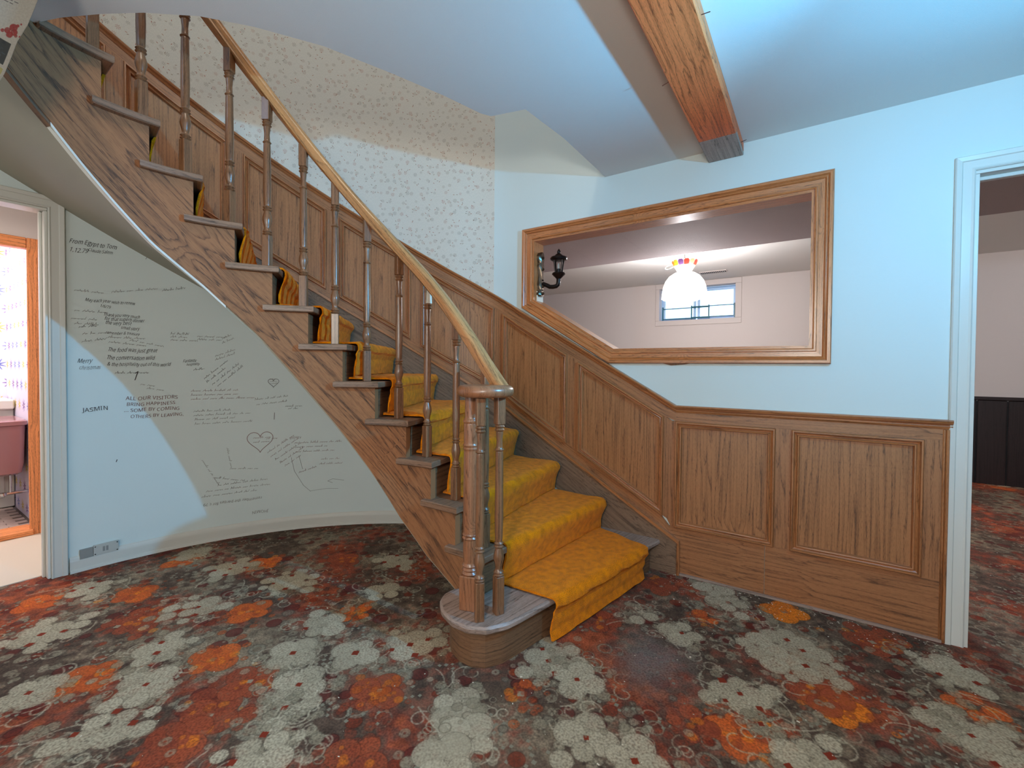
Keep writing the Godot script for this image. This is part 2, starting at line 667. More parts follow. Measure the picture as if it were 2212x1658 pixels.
func _cluster(b: PackedByteArray, w: int, h: int, at: Vector2, reach: float, kind: int, r: RandomNumberGenerator, nz: PackedByteArray) -> void:
	var c := (at - CARPET_AT) * CARPET_M
	var rp := reach * CARPET_M
	var base: Color = [Color(0.70, 0.655, 0.56), Color(0.80, 0.38, 0.17), Color(0.62, 0.30, 0.19), Color(0.90, 0.50, 0.14)][kind]
	var low: Color = [Color(0.55, 0.51, 0.425), Color(0.55, 0.25, 0.16), Color(0.47, 0.22, 0.16), Color(0.68, 0.32, 0.14)][kind]
	var turn := 0.5 + r.randf() * 0.25
	var step := 33.0
	# a dusting of the colour round the blossoms
	for k in int(rp * 0.9):
		var q := c + Vector2(r.randfn(), r.randfn()) * rp * 0.6
		_stamp(b, w, h, q.x, q.y, 2.0 + r.randf() * 8.0, low.lerp(base, r.randf() * 0.7), 0.6, 1.4, nz, 0.0 if r.randf() < 0.55 else 2.0)
	if kind == 0:
		# curling tendrils and a scatter of small rings round a pale cluster
		for k in 9:
			var o := c + Vector2(rp * r.randf_range(0.55, 1.15), 0).rotated(r.randf() * TAU)
			var a0 := r.randf() * TAU
			var bend := r.randf_range(-0.3, 0.3)
			for j in 30:
				a0 += bend * (0.4 + j * 0.03)
				o += Vector2(cos(a0), sin(a0)) * 2.1
				_stamp(b, w, h, o.x, o.y, 2.2, base, 0.6, 0.0, nz)
		for k in 12:
			var o := c + Vector2(rp * r.randf_range(0.6, 1.2), 0).rotated(r.randf() * TAU)
			var rr := r.randf_range(6.0, 13.0)
			_stamp(b, w, h, o.x, o.y, rr, low, 0.75, 1.6, nz, 0.0 if r.randf() < 0.6 else rr - 3.0)
	var n := int(rp / step) + 1
	var petals := []
	for gy in range(-n, n + 1):
		for gx in range(-n, n + 1):
			var p := c + ((Vector2(gx, gy) + Vector2(0.5, 0.5)) * step).rotated(turn)
			var d := p.distance_to(c) / rp
			if d > 0.55 + 0.4 * r.randf(): continue
			petals.append([p, (24.0 if d < 0.6 else 17.0) * (1.0 if r.randf() < 0.75 else 0.7), low.lerp(base, 0.45 + 0.55 * r.randf())])
	for p in petals:
		_stamp(b, w, h, p[0].x, p[0].y, p[1], p[2], 0.85, 1.5, nz)
	if kind != 2:
		for p in petals:
			_stamp(b, w, h, p[0].x, p[0].y, p[1] * 0.82, p[2].lerp(base, 0.5), 0.55, 0.0, nz)
	for gy in range(-n, n + 1):
		for gx in range(-n, n + 1):
			var p := c + (Vector2(gx, gy) * step).rotated(turn)
			if p.distance_to(c) > rp * 0.55 or r.randf() < 0.45: continue
			_diamond(b, w, h, p.x, p.y, 3.4 + r.randf() * 2.4, Color(0.50, 0.19, 0.12) if kind == 0 else Color(0.60, 0.54, 0.45), turn)
	if kind >= 1:
		for k in int(rp * 0.25):
			var q := c + Vector2(r.randfn(), r.randfn()) * rp * 0.35
			_stamp(b, w, h, q.x, q.y, 3.0 + r.randf() * 6.0, Color(0.86, 0.48, 0.14) if r.randf() < 0.5 else low, 0.5, 0.0, nz)


func _wallpaper() -> ImageTexture:
	var w := 1024
	var fine := noise_bytes(w, w, 0.3, 21, 2)
	var weave := noise_bytes(1024, 256, 0.2, 22, 2, w, w)
	var b := PackedByteArray()
	b.resize(w * w * 3)
	for i in w * w:
		var k := 0.93 + 0.07 * weave[i] / 255.0
		b[i * 3] = int(225 * k); b[i * 3 + 1] = int(218 * k); b[i * 3 + 2] = int(204 * k)
	var r := RandomNumberGenerator.new()
	r.seed = 9
	var tones := [Color(0.66, 0.38, 0.29), Color(0.58, 0.44, 0.37), Color(0.52, 0.46, 0.40), Color(0.66, 0.43, 0.31), Color(0.55, 0.46, 0.36)]
	for gy in 17:
		for gx in 17:
			var c := Vector2(gx + 0.5 * (gy % 2), gy) * (w / 17.0) + Vector2(r.randf_range(-17, 17), r.randf_range(-17, 17))
			var t: Color = tones[r.randi() % 5]
			if r.randf() < 0.72:
				var a0 := r.randf() * TAU
				var big := r.randf_range(1.0, 1.5)
				for j in 8:
					var a := a0 + TAU * j / 8
					for q in 3:
						var e := c + Vector2(cos(a), sin(a)) * (4.0 + q * 3.2) * big
						_stamp(b, w, w, e.x, e.y, (1.45 + 0.15 * q) * big, t, 0.95, 0.0, fine)
			for k in r.randi_range(0, 2):
				var p := c + Vector2(22, 0).rotated(r.randf() * TAU)
				var a := r.randf() * TAU
				var leaf: Color = tones[r.randi() % 5]
				for q in 7:
					var e := p + Vector2(cos(a), sin(a)) * (q * 2.6)
					_stamp(b, w, w, e.x, e.y, 3.5 - absf(q - 2.5) * 0.7, leaf, 0.85, 0.0, fine)
			var s := c
			var a2 := r.randf() * TAU
			for q in 22:
				a2 += r.randf_range(-0.25, 0.25)
				s += Vector2(cos(a2), sin(a2)) * 2.4
				_stamp(b, w, w, s.x, s.y, 1.0, Color(0.66, 0.64, 0.57), 0.5, 0.0, fine)
	return tex(w, w, b)


func _bath_paper() -> ImageTexture:
	var w := 512
	var fine := noise_bytes(w, w, 0.2, 31, 2)
	var b := PackedByteArray()
	b.resize(w * w * 3)
	for i in w * w:
		b[i * 3] = 222; b[i * 3 + 1] = 216; b[i * 3 + 2] = 232
	var r := RandomNumberGenerator.new()
	r.seed = 3
	for gy in 4:
		for gx in 4:
			var c := Vector2(gx + 0.5 * (gy % 2), gy) * 128.0 + Vector2(40, 50)
			var kind := (gx + gy) % 3
			var t: Color = [Color(0.35, 0.42, 0.75), Color(0.40, 0.25, 0.58), Color(0.82, 0.72, 0.30)][kind]
			for j in 9:
				var a := TAU * j / 9
				for q in 7:
					var e := c + Vector2(cos(a), sin(a)) * (6 + q * 5.5)
					_stamp(b, w, w, e.x, e.y, 6.5 - q * 0.55, t, 0.9, 0.0, fine)
			_stamp(b, w, w, c.x, c.y, 9, Color(0.93, 0.9, 0.7), 0.9, 1.0, fine)
	return tex(w, w, b)


func _sheet() -> ImageTexture:
	var w := 256
	var h := 512
	var b := PackedByteArray()
	b.resize(w * h * 3)
	var fine := noise_bytes(w, h, 0.1, 41, 3)
	for i in w * h:
		var k := 0.9 + 0.1 * fine[i] / 255.0
		b[i * 3] = int(205 * k); b[i * 3 + 1] = int(192 * k); b[i * 3 + 2] = int(170 * k)
	var im := Image.create_from_data(w, h, false, Image.FORMAT_RGB8, b)
	# lines of small print, a red emblem, a grey picture and a yellow field
	var r := RandomNumberGenerator.new()
	r.seed = 2
	for line in 9:
		var x := 70
		while x < 190:
			var n := r.randi_range(6, 18)
			im.fill_rect(Rect2i(x, 118 + line * 11, n, 3), Color(0.42, 0.38, 0.34))
			x += n + r.randi_range(4, 8)
	im.fill_rect(Rect2i(70, 96, 90, 9), Color(0.36, 0.32, 0.29))
	im.fill_rect(Rect2i(60, 340, 180, 84), Color(0.25, 0.25, 0.22))
	im.fill_rect(Rect2i(50, 436, 196, 76), Color(0.72, 0.66, 0.40))
	for k in 90:
		im.fill_rect(Rect2i(r.randi_range(62, 220), r.randi_range(344, 418), r.randi_range(4, 16), 4), Color(0.4, 0.42, 0.42).darkened(r.randf() * 0.6))
	b = im.get_data()
	for s in [[221, 284, 14], [231, 298, 12], [208, 302, 11], [194, 310, 7], [242, 306, 6], [221, 312, 12], [230, 272, 6], [237, 262, 4], [184, 314, 4], [254, 302, 4]]:
		_stamp(b, w, h, s[0], s[1], s[2], Color(0.60, 0.16, 0.13), 0.9, 0.0, fine)
	for s in [[221, 284, 3]]:
		_stamp(b, w, h, s[0], s[1], s[2], Color(0.60, 0.16, 0.13), 0.9, 0.0, fine)
	return tex(w, h, b)


func _textures() -> void:
	T.grain = _wood(101, 17.0, 2.6, 0.7)
	T.figure = _wood(202, 7.0, 9.0, 0.7)
	T.bold = _wood(303, 8.0, 8.0, 0.8, 0.42)
	T.carpet = _carpet()
	T.wallpaper = _wallpaper()
	T.bath = _bath_paper()
	T.sheet = _sheet()
	T.speck = tex(512, 512, noise_bytes(512, 512, 0.25, 51, 3), Image.FORMAT_L8)
	T.lump = tex(512, 512, noise_bytes(512, 512, 0.03, 52, 4), Image.FORMAT_L8)
	# shag: two tones of short tufts
	var a := noise_bytes(512, 512, 0.16, 53, 3)
	var c := noise_bytes(512, 512, 0.012, 54, 2)
	var b := PackedByteArray()
	b.resize(512 * 512 * 3)
	for i in 512 * 512:
		var k := (0.72 + 0.5 * a[i] / 255.0) * (0.88 + 0.2 * c[i] / 255.0)
		b[i * 3] = int(clampf(248 * k, 0, 255)); b[i * 3 + 1] = int(clampf(178 * k, 0, 255)); b[i * 3 + 2] = int(clampf(26 * k * k, 0, 255))
	T.shag = tex(512, 512, b)


func mat(called: String, c: Color, rough := 0.6, t: Texture2D = null, more := {}) -> StandardMaterial3D:
	var m := StandardMaterial3D.new()
	m.resource_name = called
	m.albedo_color = c
	m.roughness = rough
	m.albedo_texture = t
	m.cull_mode = BaseMaterial3D.CULL_DISABLED
	for k in more: m.set(k, more[k])
	M[called] = m
	return m


func bump(m: StandardMaterial3D, t: Texture2D, cm: float) -> void:
	m.heightmap_enabled = true
	m.heightmap_texture = t
	m.heightmap_scale = cm


func _materials() -> void:
	var varnish := {"clearcoat_enabled": true, "clearcoat": 0.35, "clearcoat_roughness": 0.25}
	mat("oak_panel", Color(0.67, 0.445, 0.27), 0.5, T.grain, varnish)
	mat("oak_panel_dark", Color(0.66, 0.435, 0.27), 0.5, T.grain, varnish)
	mat("oak_molding", Color(0.70, 0.45, 0.27), 0.35, T.grain, varnish)
	mat("oak_stringer", Color(0.60, 0.40, 0.25), 0.68, T.bold)
	mat("oak_tread", Color(0.55, 0.42, 0.33), 0.42, T.grain)
	mat("dusty_tread", Color(0.66, 0.57, 0.52), 0.4, T.grain)
	mat("oak_riser", Color(0.50, 0.36, 0.25), 0.6, T.grain)
	mat("oak_skirt", Color(0.52, 0.41, 0.32), 0.6, T.figure)
	mat("oak_rail", Color(0.78, 0.55, 0.34), 0.33, T.grain, varnish)
	mat("oak_turned", Color(0.54, 0.37, 0.25), 0.32, T.grain, varnish)
	mat("oak_newel", Color(0.62, 0.41, 0.28), 0.34, T.figure, varnish)
	mat("oak_frame", Color(0.80, 0.50, 0.29), 0.32, T.figure, varnish)
	mat("beam_wood", Color(0.95, 0.47, 0.25), 0.5, T.grain)
	mat("pine", Color(0.95, 0.60, 0.36), 0.5, T.grain)
	mat("dark_panel", Color(0.17, 0.12, 0.12), 0.4, T.grain)
	mat("broken_wood", Color(0.88, 0.84, 0.76), 0.7)
	var p := mat("plaster", Color(0.825, 0.865, 0.85), 0.62, null, {"uv1_triplanar": true, "uv1_world_triplanar": true, "uv1_scale": Vector3(1.4, 1.4, 1.4)})
	bump(p, T.lump, 0.03)
	p = mat("ceiling_paint", Color(0.86, 0.85, 0.83), 0.8, null, {"uv1_triplanar": true, "uv1_world_triplanar": true, "uv1_scale": Vector3(3, 3, 3)})
	bump(p, T.speck, 0.06)
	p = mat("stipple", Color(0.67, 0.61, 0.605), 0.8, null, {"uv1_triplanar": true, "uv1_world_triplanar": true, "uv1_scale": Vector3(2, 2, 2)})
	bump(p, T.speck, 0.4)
	p = mat("grey_plaster", Color(0.62, 0.60, 0.53), 0.8, null, {"uv1_triplanar": true, "uv1_world_triplanar": true, "uv1_scale": Vector3(3, 3, 3)})  # darker grey-beige than the wall plaster
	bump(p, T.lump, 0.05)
	mat("far_paint", Color(0.82, 0.78, 0.76), 0.7)
	mat("white_trim", Color(0.85, 0.84, 0.80), 0.35)
	mat("old_trim", Color(0.80, 0.79, 0.75), 0.45)
	mat("wallpaper", Color(1, 1, 1), 0.75, T.wallpaper)
	mat("bath_paper", Color(1, 1, 1), 0.6, T.bath)
	mat("floor_carpet", Color(1, 1, 1), 0.95, T.carpet, {"metallic_specular": 0.3})
	var s := mat("shag", Color(1.0, 0.78, 0.48), 1.0, T.shag, {"rim_enabled": true, "rim": 0.3, "metallic_specular": 0.15})
	bump(s, T.shag, 0.9)
	mat("hall_floor", Color(0.82, 0.77, 0.70), 0.5)
	mat("tile", Color(0.72, 0.64, 0.60), 0.35)
	mat("grout", Color(0.45, 0.40, 0.38), 0.8)
	mat("mauve_china", Color(0.63, 0.45, 0.46), 0.15)
	mat("chrome", Color(0.8, 0.8, 0.8), 0.15, null, {"metallic": 1.0})
	mat("bronze", Color(0.16, 0.13, 0.12), 0.35, null, {"metallic": 0.7})
	mat("pewter", Color(0.42, 0.36, 0.30), 0.28, null, {"metallic": 0.9})
	mat("black_iron", Color(0.05, 0.045, 0.045), 0.5)
	mat("ink_black", Color(0.27, 0.26, 0.26), 0.9)
	mat("ink_faint", Color(0.50, 0.49, 0.47), 0.9)
	mat("ink_red", Color(0.45, 0.30, 0.28), 0.9)
	mat("ink_rose", Color(0.56, 0.46, 0.45), 0.9)
	mat("paper", Color(0.72, 0.73, 0.75), 0.85, T.sheet)
	mat("plate", Color(0.72, 0.72, 0.69), 0.4)
	mat("plate_grey", Color(0.55, 0.55, 0.53), 0.5)
	mat("nail", Color(0.30, 0.16, 0.10), 0.5, null, {"metallic": 0.6})
	mat("vinyl_frame", Color(0.72, 0.84, 0.95), 0.4)
	mat("teal_bar", Color(0.05, 0.36, 0.42), 0.4)
	mat("glass", Color(0.9, 0.97, 1.0, 0.12), 0.05, null, {"transparency": BaseMaterial3D.TRANSPARENCY_ALPHA})
	mat("shade_glass", Color(1, 0.98, 0.95), 0.3, null, {"emission_enabled": true, "emission": Color(1, 0.97, 0.93), "emission_energy_multiplier": 2.2})
	mat("shade_rim", Color(0.95, 0.93, 0.9), 0.3, null, {"backlight_enabled": true, "backlight": Color(0.6, 0.58, 0.55), "emission_enabled": true, "emission": Color(1, 0.95, 0.9), "emission_energy_multiplier": 0.05})
	for k in [["red", Color(0.85, 0.30, 0.24)], ["yellow", Color(0.90, 0.72, 0.22)], ["purple", Color(0.48, 0.33, 0.55)], ["cream", Color(0.88, 0.80, 0.60)], ["orange", Color(0.92, 0.50, 0.15)]]:
		mat("bead_" + k[0], k[1], 0.3, null, {"emission_enabled": true, "emission": k[1], "emission_energy_multiplier": 0.3})
	mat("lamp_shade", Color(1, 1, 1), 0.6, null, {"emission_enabled": true, "emission": lin(1.0, 0.88, 0.74), "emission_energy_multiplier": 3.0})
	mat("bulb_glow", Color(1, 1, 1), 0.4, null, {"emission_enabled": true, "emission": lin(0.12, 0.58, 1.0), "emission_energy_multiplier": 12.0})
	mat("warm_glow", Color(1, 1, 1), 0.4, null, {"emission_enabled": true, "emission": lin(1.0, 0.86, 0.68), "emission_energy_multiplier": 4.0})
	mat("added_window_glow", Color(1, 1, 1), 0.4, null, {"emission_enabled": true, "emission": lin(0.78, 0.90, 1.0), "emission_energy_multiplier": 0.9})
	mat("blue_glow", Color(1, 1, 1), 0.4, null, {"emission_enabled": true, "emission": lin(0.35, 0.65, 1.0), "emission_energy_multiplier": 1.5})


# ---------- the room ----------
func slab(g: Geo, poly: Array, z0: float, z1: float) -> void:
	var a := PackedVector3Array()
	var b := PackedVector3Array()
	for p in poly:
		a.append(Vector3(p[0], p[1], z0)); b.append(Vector3(p[0], p[1], z1))
	g.loft([a, b])


func slab_x(g: Geo, poly: Array, x0: float, x1: float) -> void:
	var a := PackedVector3Array()
	var b := PackedVector3Array()
	for p in poly:
		a.append(Vector3(x0, p[1], p[0])); b.append(Vector3(x1, p[1], p[0]))
	g.loft([a, b])


func rect(a: float, b: float, c: float, d: float) -> Array:
	return [[a, b], [c, b], [c, d], [a, d]]


# a piece of the curved wall as a closed strip
func strip(g: Geo, s0: float, s1: float, y0: Variant, y1: Variant, d0: float, d1: float, grain := 0, step := 0.06) -> void:
	var n := maxi(1, int(ceil(absf(s1 - s0) / step)))
	var rings := []
	for i in n + 1:
		var s := lerpf(s0, s1, float(i) / n)
		var a: float = y0.call(s) if y0 is Callable else float(y0)
		var b: float = y1.call(s) if y1 is Callable else float(y1)
		rings.append(PackedVector3Array([W(s, a, d1), W(s, b, d1), W(s, b, d0), W(s, a, d0)]))
	g.loft(rings, true, true, grain)


func structure(called: String, label: String, category: String, g: Geo, m: Material, smooth := 30.0) -> MeshInstance3D:
	var o := put(called, g, m, null, smooth)
	tag(o, label, category, "structure")
	return o


# horizontal surface with its texture laid out in metres
func flat_uv(g: Geo, x0: float, x1: float, z0: float, z1: float, y: float, at: Vector2, per: Vector2) -> void:
	var c := [Vector3(x0, y, z0), Vector3(x1, y, z0), Vector3(x1, y, z1), Vector3(x0, y, z1)]
	var u := []
	for p in c: u.append(Vector2((p.x - at.x) / per.x, (p.z - at.y) / per.y))
	g.face(c[0], c[1], c[2], c[3], Vector3.UP, u[0], u[1], u[2], u[3])


const HOLE := [[-1.633, 1.652], [-1.036, 1.295], [-0.001, 1.295], [-0.001, 2.079], [-1.633, 2.079]]
const DOOR_R := [0.56, 1.38, 2.035]
const DOOR_L := [-0.60, 0.22, 2.035]

func _shell() -> void:
	var g := geo(false)
	flat_uv(g, -3.55, 5.4, -6.9, 3.1, 0.0, CARPET_AT, Vector2(CARPET_W, CARPET_H) / CARPET_M)
	g.face(Vector3(-3.55, -0.1, -6.9), Vector3(5.4, -0.1, -6.9), Vector3(5.4, -0.1, 3.1), Vector3(-3.55, -0.1, 3.1), Vector3.DOWN)
	g.face(Vector3(-3.55, -0.1, -6.9), Vector3(-3.55, 0, -6.9), Vector3(-3.55, 0, 3.1), Vector3(-3.55, -0.1, 3.1), Vector3.LEFT)
	structure("floor", "worn flowered carpet in rust, orange, cream and olive covering the whole floor", "carpet", g, M.floor_carpet, 0.0)

	g = geo(false)
	var zb := ZW - 0.12
	slab(g, rect(-1.75, 0, -1.633, 2.75), zb, ZW)
	slab(g, rect(-1.633, 2.079, -0.001, 2.75), zb, ZW)
	slab(g, [[-1.633, 0], [-0.001, 0], [-0.001, 1.295], [-1.036, 1.295], [-1.633, 1.652]], zb, ZW)
	slab(g, rect(-0.001, 0, DOOR_R[0], 2.75), zb, ZW)
	slab(g, rect(DOOR_R[0], DOOR_R[2], DOOR_R[1], 2.75), zb, ZW)
	slab(g, rect(DOOR_R[1], 0, 5.4, 2.75), zb, ZW)
	slab(g, rect(-1.75, 2.75, -1.1, 5.0), zb, ZW)
	structure("wall_back", "pale painted wall with an oak-framed opening above the wainscot", "wall", g, M.plaster, 0.0)

	g = geo(false)
	strip(g, 0.302, 3.223, 0.0, 5.0, -0.10, 0.0)
	strip(g, 3.223, 4.043, DOOR_L[2], 5.0, -0.10, 0.0)
	strip(g, 4.043, 6.9, 0.0, 5.0, -0.10, 0.0)
	structure("wall_left", "curved pale plaster wall under and behind the staircase, scribbled over by visitors", "wall", g, M.plaster)

	g = geo(false)
	slab_x(g, rect(-6.9, 0, 3.1, 5.0), 5.3, 5.4)
	structure("wall_right", "plain pale wall closing the room on the right", "wall", g, M.plaster, 0.0)
	g = geo(false)
	slab(g, rect(-3.57, 0, 5.3, 5.0), 3.0, 3.1)
	structure("wall_front", "plain pale wall behind the viewer", "wall", g, M.plaster, 0.0)

	g = geo(false)
	g.prism(PackedVector2Array([Vector2(-1.10, ZW), Vector2(5.3, ZW), Vector2(5.3, 3.0), Vector2(-3.473, 3.0), Vector2(-3.473, -0.02), Vector2(-3.0, -0.115), Vector2(-2.7, -0.21), Vector2(-2.408, -0.325), Vector2(-2.306, -0.367), Vector2(-2.187, -0.415), Vector2(-2.044, -0.49), Vector2(-1.916, -0.568), Vector2(-1.774, -0.68), Vector2(-1.664, -0.811), Vector2(-1.544, -1.004), Vector2(-1.449, -1.257), Vector2(-1.375, -1.48), Vector2(-1.324, -1.68), Vector2(-1.297, -1.725), Vector2(-1.128, -1.767), Vector2(-1.10, -2.1)]), HC, 2.594, 0.0, 1.0, 1.0)
	structure("ceiling", "flat painted ceiling cut back in a curve round the stairwell", "ceiling", g, M.ceiling_paint, 20.0)

	# baseboard of the curved wall, with a moulded top
	var o := thing("baseboard_left", "chipped white baseboard bending along the foot of the curved wall", "baseboard", Vector3.ZERO, "structure")
	g = geo()
	var prof := [[0.0, 0.0], [0.015, 0.0], [0.015, 0.06], [0.011, 0.066], [0.011, 0.078], [0.005, 0.088], [0.0, 0.09]]
	var rings := []
	for i in 40:
		var s := lerpf(0.5, 3.15, i / 39.0)
		var r := PackedVector3Array()
		for p in prof: r.append(W(s, p[1], p[0]))
		rings.append(r)
	g.loft(rings)
	put("board", g, M.old_trim, o)
	g = geo()
	rings = []
	for i in 40:
		var s := lerpf(0.5, 3.15, i / 39.0)
		var r := PackedVector3Array()
		for p in [[0.015, 0.0], [0.026, 0.0], [0.024, 0.012], [0.015, 0.018]]: r.append(W(s, p[1], p[0]))
		rings.append(r)
	g.loft(rings)
	put("shoe_molding", g, M.old_trim, o)

	# wallpaper of the stairwell
	o = thing("wallpaper", "cream wallpaper sprigged with small rust and brown flowers above the stair panelling", "wallpaper", Vector3.ZERO, "structure")
	g = geo(false)
	var n := 60
	for i in n:
		var s0 := lerpf(0.51, 3.6, float(i) / n)
		var s1 := lerpf(0.51, 3.6, float(i + 1) / n)
		var a := cap_y(s0) - 0.03
		var b := cap_y(s1) - 0.03
		g.face(W(s0, a, 0.002), W(s0, 4.99, 0.002), W(s1, 4.99, 0.002), W(s1, b, 0.002), W(s0, 0, 1.0) - W(s0, 0, 0.0), Vector2(s0, -a) / 0.86, Vector2(s0, -4.99) / 0.86, Vector2(s1, -4.99) / 0.86, Vector2(s1, -b) / 0.86)
	g.face(W(0.51, cap_y(0.51) - 0.03, 0.0), W(0.51, 4.99, 0.0), W(0.51, 4.99, 0.002), W(0.51, cap_y(0.51) - 0.03, 0.002), Vector3.RIGHT)
	put("paper_sheet", g, M.wallpaper, o)


func _upper_floor() -> void:
	var g := geo(false)
	slab(g, rect(-1.1, 2.7, 5.3, 5.0), ZW - 0.1, ZW - 0.001)
	structure("wall_upper", "plain wall of the upper hall beyond the stairwell", "wall", g, M.plaster, 0.0)
	g = geo(false)
	g.box(Vector3(-3.6, 5.0, -2.9), Vector3(5.4, 5.1, 3.1))
	structure("ceiling_upper", "ceiling high over the stairwell", "ceiling", g, M.ceiling_paint, 0.0)
	var o := thing("upstairs_lamp", "small round lamp hanging over the stairwell on the upper floor", "lamp", Vector3(-0.6, 4.55, -0.4))
	g = geo()
	g.lathe([[0.0, -0.11], [0.06, -0.09], [0.105, -0.03], [0.11, 0.02], [0.09, 0.07], [0.04, 0.1], [0.0, 0.105]], o.position, 20)
	put("globe", g, M.warm_glow, o)
	g = geo()
	g.tube([o.position + Vector3(0, 0.1, 0), o.position + Vector3(0, 0.44, 0)], 0.006, 6)
	g.lathe([[0.0, 0.42], [0.05, 0.42], [0.05, 0.449], [0.0, 0.449]], o.position, 16)
	put("stem", g, M.bronze, o)
	o = thing("window_4", "window of the upper hall", "window", Vector3(-2.2, 3.9, 2.98), "structure")
	g = geo()
	_window_frame(g, -3.0, -1.4, 3.3, 4.5, 2.93, 3.0)
	put("window_frame", g, M.white_trim, o)
	g = geo()
	g.box(Vector3(-2.95, 3.35, 2.965), Vector3(-1.45, 4.45, 2.985))
	put("pane", g, M.blue_glow, o)
	o = thing("window_3", "wide added window behind the viewer, a source of fill light", "window", Vector3(-0.4, 1.35, 2.98), "structure")  # unseen window, added to carry the front fill light
	g = geo()
	_window_frame(g, -2.05, 1.25, 0.45, 2.25, 2.93, 3.0)
	put("window_frame", g, M.white_trim, o)
	g = geo()
	g.box(Vector3(-2.0, 0.5, 2.965), Vector3(1.2, 2.2, 2.985))
	put("pane", g, M.added_window_glow, o)


func _window_frame(g: Geo, x0: float, x1: float, y0: float, y1: float, z0: float, z1: float) -> void:
	var c := (z0 + z1) * 0.5
	var t := z1 - z0
	for y in [y0, y1]: g.bar(Vector3(x0 - 0.03, y, c), Vector3(x1 + 0.03, y, c), t, 0.06)
	for x in [x0, (x0 + x1) * 0.5, x1]: g.bar(Vector3(x, y0 + 0.03, c), Vector3(x, y1 - 0.03, c), 0.06, t, Vector3.BACK)


func _far_room() -> void:
	var zf := -6.66
	var g := geo(false)
	slab(g, rect(-4.7, 0, -1.88, 2.6), zf - 0.22, zf)
	slab(g, rect(-0.87, 0, 5.3, 2.6), zf - 0.22, zf)
	slab(g, rect(-1.88, 0, -0.87, 1.88), zf - 0.22, zf)
	slab(g, rect(-1.88, 2.345, -0.87, 2.6), zf - 0.22, zf)
	structure("wall_far", "off-white end wall of the next room with a small basement window", "wall", g, M.far_paint, 0.0)
	g = geo(false)
	slab_x(g, rect(-6.9, 0, -2.7, 2.6), -4.8, -4.7)
	structure("wall_far_left", "off-white side wall of the next room", "wall", g, M.far_paint, 0.0)
	g = geo(false)
	g.box(Vector3(-4.8, 2.42, -6.9), Vector3(5.4, 2.62, ZW - 0.10))
	structure("ceiling_far", "white ceiling of the next room", "ceiling", g, M.ceiling_paint, 0.0)
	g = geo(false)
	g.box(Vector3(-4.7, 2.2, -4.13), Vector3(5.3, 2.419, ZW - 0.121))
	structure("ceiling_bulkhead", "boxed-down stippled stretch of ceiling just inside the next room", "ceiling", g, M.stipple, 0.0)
	g = geo(false)
	g.box(Vector3(-4.8, -0.1, -6.9), Vector3(-3.551, -0.002, ZW - 0.13))
	structure("floor_far", "flowered carpet in the corner of the next room", "carpet", g, M.floor_carpet, 0.0)
	# wall closing the next room behind the stair's curve
	g = geo(false)
	g.box(Vector3(-4.8, 0, ZW - 0.13), Vector3(-1.7, 2.6, ZW - 0.08))
	structure("wall_far_near", "back of the stair wall inside the next room", "wall", g, M.far_paint, 0.0)

	# dark boards along the foot of the far wall
	var o := thing("trim_dark_boards", "very dark vertical board wainscot on the far wall, seen through the right doorway", "wainscot", Vector3.ZERO, "structure")
	for i in 13:
		g = geo()
		var x := 0.33 + i * 0.226
		g.box(Vector3(x, 0.0, zf), Vector3(x + 0.214, 0.88, zf + 0.018), 0.004, 1)
		put("board", g, M.dark_panel, o)
	g = geo()
	g.box(Vector3(0.3, 0.0, zf), Vector3(3.3, 0.87, zf + 0.008), 0.0)
	put("backing", g, M.black_iron, o)
	g = geo()
	g.box(Vector3(0.3, 0.88, zf), Vector3(3.3, 0.917, zf + 0.03), 0.006, 0)
	put("top_rail", g, M.dark_panel, o)

	# basement window: plaster-white casing, deep reveal, sliding sashes, a telescoping guard
	o = thing("window_2", "small sliding basement window high on the far wall, behind the white lamp", "window", Vector3(-1.375, 2.1, zf), "structure")
	g = geo()
	for q in [[-1.935, -0.795, 2.345, 2.417], [-1.935, -0.795, 1.806, 1.88]]:
		g.box(Vector3(q[0], q[2], zf), Vector3(q[1], q[3], zf + 0.014), 0.003, 0)
	for q in [[-1.935, -1.88], [-0.87, -0.795]]:
		g.box(Vector3(q[0], 1.881, zf), Vector3(q[1], 2.344, zf + 0.014), 0.003, 1)
	put("casing", g, M.far_paint, o)
	var zw := zf - 0.15
	for q in [[-1.865, -1.40], [-1.385, -0.885]]:
		g = geo()
		var zz: float = zw if q[0] < -1.5 else zw - 0.03
		_sash(g, q[0], q[1], 1.895, 2.33, zz)
		var sash := put("sash", g, M.vinyl_frame, o)
		g = geo()
		g.box(Vector3(q[0] + 0.03, 1.925, zz - 0.003), Vector3(q[1] - 0.03, 2.30, zz + 0.003))
		put("pane", g, M.glass, sash)
	g = geo()
	for x in [-1.875, -0.875]: g.bar(Vector3(x, 1.882, zw), Vector3(x, 2.343, zw), 0.012, 0.08, Vector3.BACK)
	for y in [1.887, 2.338]: g.bar(Vector3(-1.88, y, zw), Vector3(-0.87, y, zw), 0.08, 0.012)
	put("outer_frame", g, M.vinyl_frame, o)
	g = geo()
	for y in [1.905, 2.055]:
		g.bar(Vector3(-1.84, y, zf - 0.055), Vector3(-1.20, y, zf - 0.055), 0.012, 0.012)
		g.bar(Vector3(-1.45, y + 0.012, zf - 0.055), Vector3(-0.88, y + 0.012, zf - 0.055), 0.012, 0.012)
	for x in [-1.84, -1.44, -1.21, -0.885]: g.bar(Vector3(x, 1.89, zf - 0.05), Vector3(x, 2.085, zf - 0.05), 0.016, 0.014, Vector3.BACK)
	put("window_guard", g, M.teal_bar, o)

	# air grille in the far ceiling
	o = thing("ceiling_vent", "narrow slotted air grille in the far ceiling beside the white lamp", "vent", Vector3(-1.06, 2.42, -6.13))
	g = geo()
	var c := Vector3(-1.06, 2.412, -6.13)
